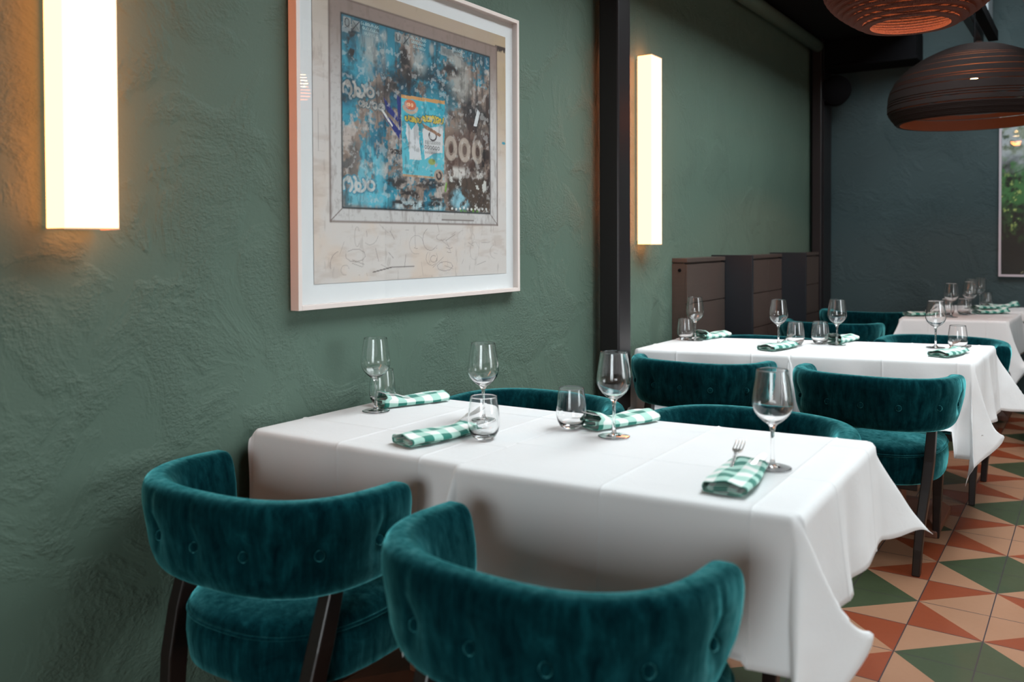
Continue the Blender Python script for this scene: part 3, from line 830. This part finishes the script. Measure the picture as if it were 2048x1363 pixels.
CH = [  # x, y, rotation, label
    (-1.525, 1.365, 0.06, 'teal velvet tub chair at bottom left, back to us beside the green wall'),
    (-0.775, 1.330, -0.02, 'teal velvet tub chair nearest us, its blurred back at the bottom centre'),
    (-1.490, 2.215, PI, 'teal velvet tub chair pushed under the far side of the front left table'),
    (-0.820, 2.290, PI, 'teal velvet tub chair pushed under the far side of the front right table'),
    (-1.440, 3.660, 0.0, 'teal velvet tub chair seen from behind by the column, near side of the middle tables'),
    (-0.725, 3.675, 0.0, 'teal velvet tub chair by the aisle, its seat and dark legs showing'),
    (-1.390, 4.280, PI, 'teal velvet tub chair behind the middle left table, only its dark rim showing'),
    (-0.655, 4.785, PI, 'teal velvet tub chair on the far side of the middle right table by the aisle'),
    (-1.400, 5.700, 0.0, 'dark teal chair before the back cabinet, the nearer of two left of the rear table'),
    (-1.400, 6.680, 0.0, 'dark teal chair before the back wall, the further of two left of the rear table'),
    (-0.060, 6.050, PI / 2, 'teal velvet chair at the right picture edge behind the rear tablecloth'),
]
proto = make_chair(CH[0][3], 'teal velvet tub chairs')
for i, (x, y, rz, lab) in enumerate(CH):
    c = proto if i == 0 else copy_tree(proto)
    c.location, c.rotation_euler = (x, y, 0), (0, 0, rz)
    c['label'] = lab

# ------------------------------------------------------------------ tables and cloths
ZT = 0.75
def bilin(Q, a, b):
    Q = [np.array(p, float) for p in Q]      # near-left, near-right, far-right, far-left
    a, b = a[..., None], b[..., None]
    return Q[0] * (1 - a) * (1 - b) + Q[1] * a * (1 - b) + Q[2] * a * b + Q[3] * (1 - a) * b

def table(Q, label):
    Q = [np.array(p, float) for p in Q]; c = sum(Q) / 4
    r = empty('dining_table', (c[0], c[1], 0))
    P = [(c + (p - c) * 0.975) - c for p in Q]
    MB().loft([[(p[0], p[1], z) for p in P] for z in (ZT - 0.032, ZT - 0.006)]).build('tabletop', M['base'], r, bevel=0.004)
    MB().box(-0.045, 0.045, -0.045, 0.045, 0.05, ZT - 0.032).build('pedestal', M['base'], r, bevel=0.005)
    MB().loft([[(-w, -w, z), (w, -w, z), (w, w, z), (-w, w, z)] for w, z in ((.205, 0), (.205, .028), (.17, .062), (.05, .075))]).build('foot_plate', M['base'], r, bevel=0.004)
    tag(r, label, 'table', 'cloth covered dining tables')
    return r

def slerp(a, b, t):
    a, b = a / np.linalg.norm(a), b / np.linalg.norm(b)
    w = math.acos(float(np.clip(a @ b, -1, 1)))
    if w < 1e-4: return a
    return (math.sin((1 - t) * w) * a + math.sin(t * w) * b) / math.sin(w)

def tablecloth(Q, over, corners, creases, label, seed, amp=0.016):
    """over: left, right, near, far overhang; corners: dict name -> list of (angle share, direction) in (n1, n2, z)
    where n1 = outward normal of the left/right edge, n2 = outward normal of the near/far edge"""
    oL, oR, oN, oF = over
    Qn = [np.array(p, float) for p in Q]
    Lx = (np.linalg.norm(Qn[1] - Qn[0]) + np.linalg.norm(Qn[2] - Qn[3])) / 2
    Ly = (np.linalg.norm(Qn[3] - Qn[0]) + np.linalg.norm(Qn[2] - Qn[1])) / 2
    rnd = np.random.RandomState(seed)
    def axis(o0, L, o1, cr):
        g = list(np.linspace(-o0, 0, 22)) + list(np.linspace(0, L, 34)) + list(np.linspace(L, L + o1, 22))
        for c in cr: g += [c - .009, c - .0045, c - .002, c, c + .002, c + .0045, c + .009]
        for e in (0, L): g += [e - .030, e - .024, e - .018, e - .012, e - .006, e + .006, e + .012]
        g = sorted(g); out = [g[0]]
        for x in g[1:]:
            if x - out[-1] > 0.0012: out.append(x)
        return np.array(out)
    cx = [f * (Lx + oL + oR) - oL for f in creases[0]]; cy = [f * (Ly + oN + oF) - oN for f in creases[1]]
    A, B = axis(oL, Lx, oR, cx), axis(oN, Ly, oF, cy)
    na, nb = len(A), len(B)
    a, b = np.meshgrid(A, B)
    ca, cb = np.clip(a, 0, Lx), np.clip(b, 0, Ly)
    P = np.zeros((nb, na, 3))
    xy = bilin(Qn, ca / Lx, cb / Ly); P[..., :2] = xy; P[..., 2] = ZT
    pa = np.where(a < 0, -a, np.where(a > Lx, a - Lx, 0)); sa = np.where(a < 0, -1, 1)
    pb = np.where(b < 0, -b, np.where(b > Ly, b - Ly, 0)); sb = np.where(b < 0, -1, 1)
    def unit(v): return v / np.linalg.norm(v)
    def perp(v, toward): 
        n = np.array([v[1], -v[0]]); return n if n @ toward > 0 else -n
    nL, nR = perp(unit(Qn[3] - Qn[0]), np.array([-1, 0])), perp(unit(Qn[2] - Qn[1]), np.array([1, 0]))
    nN, nF = perp(unit(Qn[1] - Qn[0]), np.array([0, -1])), perp(unit(Qn[2] - Qn[3]), np.array([0, 1]))
    RR = 0.020
    def walk(rho, top, dn):
        """integrate direction from horizontal 'top' to hanging 'dn' over an arc of radius RR"""
        K = 14; res = np.zeros(3); L = rho / K
        for k in range(K):
            s = (k + .5) * L; t = min(1.0, s / (RR * 1.57)); t = t * t * (3 - 2 * t)
            v = slerp(top, dn, t); res = res + v * L
        return res
    ph = rnd.uniform(0, 6.28, 8)
    def flare(side, pos, L):
        f = {'L': 0.03, 'R': 0.07, 'N': 0.05, 'F': 0.05}[side]
        return f + amp * 3.2 * math.sin(2.3 * 2 * PI * pos / L + ph[0 if side in 'LR' else 1]) * math.sin(PI * min(1, max(0, pos / L))) \
                 + amp * 1.5 * math.sin(4.1 * 2 * PI * pos / L + ph[2]) * math.sin(PI * min(1, max(0, pos / L)))
    for j in range(nb):
        for i in range(na):
            p, q = pa[j, i], pb[j, i]
            if p <= 0 and q <= 0: continue
            n1 = nL if sa[j, i] < 0 else nR; n2 = nN if sb[j, i] < 0 else nF
            s1 = 'L' if sa[j, i] < 0 else 'R'; s2 = 'N' if sb[j, i] < 0 else 'F'
            N1, N2, DN = np.array([*n1, 0]), np.array([*n2, 0]), np.array([0, 0, -1.0])
            if q <= 0:
                fl = flare(s1, cb[j, i], Ly); P[j, i] += walk(p, N1, DN + N1 * fl)
            elif p <= 0:
                fl = flare(s2, ca[j, i], Lx); P[j, i] += walk(q, N2, DN + N2 * fl)
            else:
                rho = math.hypot(p, q); th = math.degrees(math.atan2(q, p))
                o1 = flare(s1, 0, Ly); o2 = flare(s2, 0, Lx)
                ctl = [(0, (o1, 0, -1))] + corners[s2 + s1] + [(90, (0, o2, -1))]
                for (t0, d0), (t1, d1) in zip(ctl[:-1], ctl[1:]):
                    if th <= t1 + 1e-9: break
                t = (th - t0) / (t1 - t0)
                t = t - 0.10 * math.sin(2 * PI * t)        # soften the ridge lines
                v0 = N1 * d0[0] + N2 * d0[1] - DN * d0[2]; v1 = N1 * d1[0] + N2 * d1[1] - DN * d1[2]
                dn = slerp(v0, v1, t)
                k = th / 90.0; top = slerp(N1, N2, k)
                P[j, i] += walk(rho, top, dn)
    for (hx, hy, hr, _) in CH:                 # where the cloth reaches a tucked-in seat it lies on it
        dx, dy = P[..., 0] - hx, P[..., 1] - hy
        lx, ly = dx * math.cos(hr) + dy * math.sin(hr), -dx * math.sin(hr) + dy * math.cos(hr)
        hit = (np.abs(lx) < .245) & (ly < .292) & (ly > -.18) & (P[..., 2] < .484)
        ex = np.where(hit, .484 - P[..., 2], 0)
        out = np.where((pb > 0)[..., None], np.where((sb < 0)[..., None], nN, nF), np.where((sa < 0)[..., None], nL, nR))
        P[..., :2] += out * ex[..., None] * 0.7
        P[..., 2] += ex
    cm = ((pa > 0) & (pb > 0))[..., None]
    for _ in range(30):          # let the corner folds run smooth
        Pp = np.pad(P, ((1, 1), (1, 1), (0, 0)), mode='edge')
        av = (Pp[:-2, 1:-1] + Pp[2:, 1:-1] + Pp[1:-1, :-2] + Pp[1:-1, 2:]) / 4
        edge = np.zeros_like(cm); edge[0] = edge[-1] = True; edge[:, 0] = edge[:, -1] = True
        P = np.where(cm & ~edge, 0.5 * P + 0.5 * av, P)
    # ironed fold lines stand up slightly along the local normal
    dU = np.gradient(P, axis=1); dV = np.gradient(P, axis=0)
    nn = np.cross(dU, dV); nn /= np.linalg.norm(nn, axis=-1, keepdims=True) + 1e-12
    h = np.zeros_like(a)
    for c in cx: h += 0.0024 * np.exp(-np.abs(a - c) / 0.0028)
    for c in cy: h += 0.0024 * np.exp(-np.abs(b - c) / 0.0028)
    hang = np.clip((pa + pb) / 0.25, 0, 1)
    h += hang * 0.008 * (fbm(a * 5 + seed, b * 5, seed + 3, 3) - 0.5) * 2
    P += nn * h[..., None]
    P[..., 2] += np.where((pa + pb) == 0, 0.0004, 0)
    idx = np.arange(na * nb).reshape(nb, na)
    F = np.stack([idx[:-1, :-1], idx[:-1, 1:], idx[1:, 1:], idx[1:, :-1]], -1).reshape(-1, 4)
    o = mesh_obj('tablecloth', P.reshape(-1, 3), F, M['cloth'], smooth=True, solid=0.0012)
    tag(o, label, 'tablecloth', 'white linen tablecloths')
    return o

diag = lambda az, tilt: (math.sin(math.radians(tilt)) * math.cos(math.radians(az)), math.sin(math.radians(tilt)) * math.sin(math.radians(az)), -math.cos(math.radians(tilt)))
std = [(45, diag(45, 38))]
towall = [(45, diag(80, 24))]
tuck = [(30, diag(70, 14)), (60, diag(85, 30))]
BR = [(24, (.42, -.34, -.84)), (50, (.10, .06, -.99)), (70, (.05, .26, -.96))]
A1 = [(-1.832, 1.503), (-1.172, 1.520), (-1.172, 2.128), (-1.830, 2.090)]
B1 = [(-1.160, 1.500), (-0.452, 1.566), (-0.463, 2.223), (-1.160, 2.142)]
A2 = [(-1.735, 3.575), (-1.100, 3.735), (-1.085, 4.340), (-1.735, 4.120)]
B2 = [(-1.088, 3.738), (-0.424, 3.905), (-0.405, 4.535), (-1.073, 4.345)]
A3 = [(-1.010, 5.830), (-0.455, 5.965), (-0.430, 6.560), (-1.030, 6.420)]
B3 = [(-0.985, 6.660), (-0.425, 6.790), (-0.400, 7.180), (-1.000, 7.160)]
table(A1, 'front left dining table hidden under a white cloth against the green wall')
table(B1, 'front right dining table hidden under the brightest white cloth in the foreground')
table(A2, 'middle left dining table under a white cloth beside the dark cabinet')
table(B2, 'middle right dining table under a white cloth, its brown wooden foot plate showing')
table(A3, 'rear dining table under a white cloth, its nearer half at the right edge')
table(B3, 'hindmost dining table under a white cloth before the dark back wall')
CR = ((0.30, 0.62), (0.36, 0.68))
tablecloth(A1, (.03, .28, .285, .24), dict(NL=towall, NR=tuck, FL=towall, FR=tuck), ((0.335, 0.60), (0.40, 0.70)), 'white linen cloth on the front left table, its edge against the green wall', 1)
tablecloth(B1, (.28, .25, .300, .25), dict(NL=tuck, NR=BR, FL=tuck, FR=[(45, diag(55, 40))]), ((0.50, 0.74), (0.45, 0.72)), 'white linen cloth on the front right table, corners flaring out over the tiled floor', 2)
tablecloth(A2, (.20, .28, .30, .24), dict(NL=towall, NR=tuck, FL=towall, FR=tuck), ((0.33, 0.62), (0.45, 0.70)), 'white linen cloth on the middle left table between column and cabinet', 3)
tablecloth(B2, (.28, .31, .40, .28), dict(NL=tuck, NR=[(22, (.36, -.20, -.91)), (52, (-.06, .04, -1)), (72, (.0, .20, -.97))], FL=tuck, FR=[(45, diag(30, 38))]), ((0.50, 0.72), (0.47, 0.72)), 'white linen cloth on the middle right table with a long pointed corner over the aisle', 4)
tablecloth(A3, (.24, .26, .30, .08), dict(NL=std, NR=[(30, (.36, -.1, -.93)), (55, (.05, .05, -1))], FL=std, FR=std), ((0.36, 0.66), (0.4, 0.7)), 'white linen cloth on the rear table, its near side facing us', 5, .008)
tablecloth(B3, (.22, .28, .08, .05), dict(NL=std, NR=std, FL=std, FR=std), ((0.36, 0.66), (0.4, 0.7)), 'white linen cloth on the hindmost table before the back wall', 6, .008)

# ------------------------------------------------------------------ glasses
def wine_profile():
    out = [(0, .0034), (.008, .0024), (.016, .0014), (.028, .0007), (.036, .0001), (.0385, 0.0), (.0395, .0003), (.0400, .0008), (.0395, .0014), (.0385, .0016), (.036, .0017), (.028, .0023), (.016, .0031), (.0100, .0052), (.0062, .0105), (.0044, .018), (.0037, .035), (.0036, .060), (.0042, .078), (.0062, .088), (.0105, .0945),
           (.020, .1010), (.030, .1100), (.038, .1205), (.0424, .1320), (.0430, .1400), (.0420, .1530), (.0395, .1720), (.0362, .1920), (.0335, .2095), (.0333, .2108), (.03305, .2116), (.0328, .2120)]
    inn = [(.03255, .2116), (.0324, .2108), (.0326, .2095), (.0352, .1920), (.0385, .1720), (.0410, .1530), (.0420, .1400), (.0414, .1325), (.0370, .1215), (.0290, .1115), (.0190, .1030), (.0090, .0985), (0, .0975)]
    return out + inn
def tumbler_profile():
    out = [(0, 0.001), (.018, 0.0), (.024, .0008), (.030, .006), (.0365, .018), (.0398, .032), (.0402, .042), (.0390, .060), (.0360, .083), (.0333, .1025), (.0331, .1040), (.03285, .1046), (.0326, .1050)]
    inn = [(.03235, .1046), (.0322, .1040), (.0324, .1025), (.0351, .083), (.0381, .060), (.0393, .042), (.0388, .032), (.0355, .020), (.028, .011), (.015, .008), (0, .0075)]
    return out + inn
def make_glass(name, prof, label, cat, group):
    o = MB().lathe(prof, 56).build(name, M['glass'], smooth=True)
    return tag(o, label, cat, group)
ZG = ZT + 0.0030
WG = [(-0.577, 1.844, 'tall wine glass nearest us, on the front right cloth by the checked napkin'),
      (-1.001, 1.923, 'wine glass before the open checked napkin at the middle of the front tables'),
      (-1.389, 1.899, 'wine glass behind a tumbler on the front left table'),
      (-1.728, 1.835, 'wine glass beside the green wall at the left end of the front tables'),
      (-1.632, 3.995, 'wine glass before the cabinet at the left end of the middle tables'),
      (-1.234, 4.031, 'wine glass left of a tumbler on the middle left table, above its near napkin'),
      (-1.005, 4.176, 'wine glass right of a tumbler near the centre seam of the middle tables'),
      (-0.604, 4.296, 'wine glass at the aisle end of the middle tables, left of the last tumbler'),
      (-0.762, 6.040, 'leftmost wine glass of the cluster on the rear table'),
      (-0.690, 6.330, 'second wine glass from the left in the cluster on the rear table'),
      (-0.735, 6.800, 'wine glass half hidden in the middle of the rear cluster'),
      (-0.700, 7.030, 'rightmost wine glass of the cluster, furthest back before the dark wall')]
g0 = make_glass('wine_glass', wine_profile(), WG[0][2], 'wine glass', 'wine glasses on the tables')
for i, (x, y, lab) in enumerate(WG):
    g = g0 if i == 0 else copy_tree(g0)
    g.location = (x, y, ZG); g['label'] = lab
TG = [(-1.262, 1.727, 'stemless tumbler in front of the fork on the front left table'),
      (-1.140, 1.950, 'stemless tumbler left of the open napkin at the middle of the front tables'),
      (-1.786, 1.925, 'stemless tumbler by the green wall, seen through the wine glass stem'),
      (-1.167, 4.073, 'stemless tumbler at the middle of the middle tables, the left one of the pair'),
      (-1.081, 4.173, 'stemless tumbler at the middle of the middle tables, the right one of the pair'),
      (-1.680, 3.990, 'stemless tumbler at the left end of the middle tables before the cabinet'),
      (-0.515, 4.300, 'stemless tumbler at the aisle end of the middle tables with fork tines before it'),
      (-0.800, 6.180, 'stemless tumbler behind the leftmost stem on the rear table'),
      (-0.715, 6.260, 'stemless tumbler at the centre of the rear glass cluster'),
      (-0.660, 7.060, 'stemless tumbler at the right of the rear cluster before the dark wall')]
t0 = make_glass('tumbler', tumbler_profile(), TG[0][2], 'tumbler', 'stemless tumblers on the tables')
for i, (x, y, lab) in enumerate(TG):
    g = t0 if i == 0 else copy_tree(t0)
    g.location = (x, y, ZG); g['label'] = lab

# ------------------------------------------------------------------ napkins and cutlery
def napkin_mesh(openness, seed):
    """flattened folded roll along +y, open far end from which cutlery shows"""
    rnd = np.random.RandomState(seed)
    L, W = 0.215, 0.080
    # spiral section: under layer, over layer, a tucked inner layer
    sec = []
    def layer(x0, x1, z, n): return [(x0 + (x1 - x0) * k / n, z) for k in range(n + 1)]
    def bend(x, z0, z1, r, side, n=6):
        return [(x + side * r * math.sin(PI * k / n), z0 + (z1 - z0) * (0.5 - 0.5 * math.cos(PI * k / n))) for k in range(1, n)]
    sec += layer(W * .42, -W / 2, 0.0012, 14) + bend(-W / 2, .0012, .0150, .006, -1) + layer(-W / 2, W / 2, 0.0150, 16)
    sec += bend(W / 2, .0150, .0050, .005, 1) + layer(W / 2, -W * .40, .0050, 14) + bend(-W * .40, .0050, .0105, .003, -1, 4) + layer(-W * .40, W * .30, .0105, 12)
    sec = np.array(sec)
    arcl = np.concatenate([[0], np.cumsum(np.hypot(*np.diff(sec, axis=0).T))])
    N = 40; V, UV = [], []
    for j in range(N):
        t = j / (N - 1); y = (t - .5) * L
        puff = 1 + openness * sstep(.55, 1.0, t) + 0.25 * sstep(.75, 0, t) * 0
        wsc = 1 + 0.10 * math.sin(3.0 * t + seed) - 0.10 * sstep(.25, 0, t)
        x = sec[:, 0] * wsc
        dome = 1 + 0.55 * (1 - (sec[:, 0] / (W * .56)) ** 2) * (sec[:, 1] > .012)
        z = 0.0012 + (sec[:, 1] - .0012) * (puff * dome * (1 + .12 * math.sin(5 * t + seed)))
        z = z + 0.0016 * (1 + np.sin(x * 120 + t * 9 + seed)) * (sec[:, 1] > .003)
        yy = y + 0.012 * np.sin(x / W * 3 + seed) * (t - .3) + (sec[:, 1] > .012) * -0.012 * sstep(.7, 1.0, t)
        V += [(x[k], yy[k], z[k]) for k in range(len(sec))]; UV += [(arcl[k], y + 0.3) for k in range(len(sec))]
    n = len(sec); F = [(j * n + k, j * n + k + 1, (j + 1) * n + k + 1, (j + 1) * n + k) for j in range(N - 1) for k in range(n - 1)]
    o = mesh_obj('napkin', V, F, M['gingham'], smooth=True, solid=0.0011, uv=UV)
    return o

def fork_mesh():
    """lies along +y, tines at +y, curved"""
    b = MB()
    st = [(-.100, .0062, .0014, 0), (-.085, .0078, .0014, 0), (-.03, .0036, .0016, .001), (.020, .0028, .0018, .003), (.035, .0045, .0016, .0045), (.048, .0105, .0012, .0035), (.056, .0118, .0011, .0022)]
    rg = [[(-w, y, z - h), (w, y, z - h), (w, y, z + h), (-w, y, z + h)] for y, w, h, z in st]
    b.loft(rg)
    for k in range(4):
        cx = -.0098 + k * .00653
        rg = [[(cx - w, y, z - h), (cx + w, y, z - h), (cx + w, y, z + h), (cx - w, y, z + h)] for y, w, h, z in ((.054, .0019, .0011, .0024), (.075, .0016, .001, .0012), (.092, .0012, .0008, .0024), (.098, .0004, .0004, .0034))]
        b.loft(rg)
    return b.build('fork', M['metal'], smooth=False, bevel=0.0005)
def knife_mesh():
    b = MB()
    st = [(-.105, .0058, .0026), (-.09, .0066, .0030), (-.02, .0056, .0032), (.0, .0046, .0028), (.006, .0075, .0012), (.04, .0095, .0010), (.08, .0092, .0008), (.098, .0060, .0006), (.106, .0012, .0005)]
    b.loft([[(-w * .8, y, -h), (w, y, -h), (w, y, h), (-w * .8, y, h)] for y, w, h in st])
    return b.build('knife', M['metal'], bevel=0.0005)

NP = [napkin_mesh(.15, 1), napkin_mesh(.9, 2)]
FK, KN = fork_mesh(), knife_mesh()
# x, y, angle of the cutlery end from +y, open style, extra pull of the cutlery, place words
SET = [
    (-1.357, 1.660, -0.20, 0, 0.03, 'front left table, left of the tumbler'),
    (-1.722, 1.985, PI - 0.36, 1, -0.02, 'front tables beside the green wall'),
    (-1.058, 2.065, PI - 0.34, 1, 0.0, 'middle of the front tables behind the wine glass'),
    (-0.604, 1.700, 0.12, 0, 0.0, 'front right table nearest us'),
    (-1.606, 4.155, PI - 0.20, 1, 0.0, 'left end of the middle tables before the cabinet'),
    (-1.190, 3.885, -0.22, 0, 0.03, 'near edge of the middle tables under a wine glass'),
    (-1.020, 4.330, PI - 0.14, 1, 0.0, 'far side of the middle tables behind a wine glass'),
    (-0.520, 4.060, -0.25, 0, 0.02, 'aisle end of the middle tables before the tumbler'),
    (-0.935, 6.055, -0.75, 0, 0.0, 'left near corner of the rear table'),
    (-0.575, 6.450, -0.85, 1, 0.0, 'right half of the rear table'),
    (-0.560, 7.060, -0.90, 1, 0.0, 'hindmost table by the back wall'),
    (-0.640, 6.860, -0.70, 0, 0.0, 'hindmost table beside its glasses'),
]
first = {0: True, 1: True}; ff = True
for i, (x, y, a, st, pull, words) in enumerate(SET):
    n = NP[st] if first[st] else copy_tree(NP[st]); first[st] = False
    n.location, n.rotation_euler = (x, y, ZT + 0.0035), (0, 0, a)
    tag(n, 'folded green and white checked napkin, ' + words, 'napkin', 'checked napkins on the tables')
    if i > 8: continue
    f = FK if ff else copy_tree(FK); kf = KN if ff else copy_tree(KN); ff = False
    R = Matrix.Rotation(a, 3, 'Z')
    dz = ZT + 0.0035
    pf = R @ Vector((-0.020, 0.052 + pull, 0)); pk = R @ Vector((0.016, 0.040 + pull, 0))
    f.location = (x + pf.x, y + pf.y, dz + 0.0225); f.rotation_euler = (Matrix.Rotation(a + 0.04, 3, 'Z') @ Matrix.Rotation(0.27, 3, 'X')).to_euler()
    kf.location = (x + pk.x, y + pk.y, dz + 0.0170); kf.rotation_euler = (Matrix.Rotation(a - 0.12, 3, 'Z') @ Matrix.Rotation(0.10, 3, 'X') @ Matrix.Rotation(0.4, 3, 'Y')).to_euler()
    tag(f, 'steel fork in the checked napkin, ' + words, 'fork', 'forks in the napkins')
    tag(kf, 'steel knife in the checked napkin, ' + words, 'knife', 'knives in the napkins')

# ------------------------------------------------------------------ cardboard pendant lamps
def pendant(loc, rings, t_ring, wall, cord_top, bulb_z, watts, label, mat):
    """rings: list of (outer radius, z) of the stacked cardboard hoops"""
    r = empty('pendant_lamp', loc)
    b = MB()
    for (R, z) in rings:
        n = 96; h = t_ring / 2
        b.lathe([(R - wall, z - h), (R, z - h), (R, z + h), (R - wall, z + h), (R - wall, z - h)], n)
    b.build('shade', mat, r)
    MB().tube([(0, 0, bulb_z + 0.10), (0, 0, cord_top - loc[2])], 0.004, 8).build('cord', M['black'], r, smooth=True)
    MB().lathe([(0, bulb_z + .10), (.018, bulb_z + .10), (.02, bulb_z + .045), (.014, bulb_z + .04), (0, bulb_z + .04)], 20).build('socket', M['black'], r, smooth=True)
    MB().lathe([(0, bulb_z + .045), (.012, bulb_z + .038), (.018, bulb_z + .015), (.026, bulb_z - .005), (.024, bulb_z - .022), (.012, bulb_z - .033), (0, bulb_z - .035)], 24).build('bulb', M['bulb'], r, smooth=True)
    l = bpy.data.lights.new('bulb_light', 'POINT'); l.energy = watts; l.color = (1.0, 0.22, 0.055); l.shadow_soft_size = 0.04
    lo = bpy.data.objects.new('bulb_light', l); COL.objects.link(lo); lo.parent = r; lo.location = (0, 0, bulb_z - 0.06)
    MB().lathe([(0, cord_top - loc[2]), (.045, cord_top - loc[2]), (.045, cord_top - loc[2] - .04), (.03, cord_top - loc[2] - .055), (0, cord_top - loc[2] - .055)], 24).build('ceiling_rose', M['black'], r, smooth=True)
    tag(r, label, 'lamp', 'corrugated cardboard pendant lamps')
    return r
# upper lamp: open bottom hoops stepping outward to a fat middle
R0 = [(0.138 + (0.255 - 0.138) * math.sin(PI / 2 * min(1, k / 10.0)) ** 0.9 if k <= 10 else 0.255 * math.cos(PI / 2 * ((k - 10) / 12.5)) ** 0.75, 0.0122 * k) for k in range(0, 21)]
pendant((-0.483, 2.895, 1.905), R0, 0.0062, 0.024, 2.799, 0.12, 0.8, 'upper cardboard pendant lamp cut by the top edge, glowing red orange inside', M['card'])
# wide lamp: fine hoops, some standing a little apart so the light shows through the slits
R1, z = [], 0.0
rr = random.Random(11)
while z < 0.435:
    k = z / 0.0100
    if k < 10: R = 0.415 + 0.050 * math.sin(PI / 2 * k / 9.0)
    else: R = 0.465 * math.cos(PI / 2 * min(1, (k - 9) / 35.0) ** 1.25 * 0.96) ** 0.62
    R1.append((max(R, 0.07) + rr.uniform(-0.0015, 0.0015), z))
    z += 0.0088 + (0.0052 if rr.random() < 0.30 and 6 < k < 36 else 0.0)
pendant((-0.600, 5.665, 1.925), R1, 0.0086, 0.020, 2.64, 0.235, 12.0, 'wide dark cardboard pendant lamp at the right edge with its bulb shining through', M['cardshaded'])
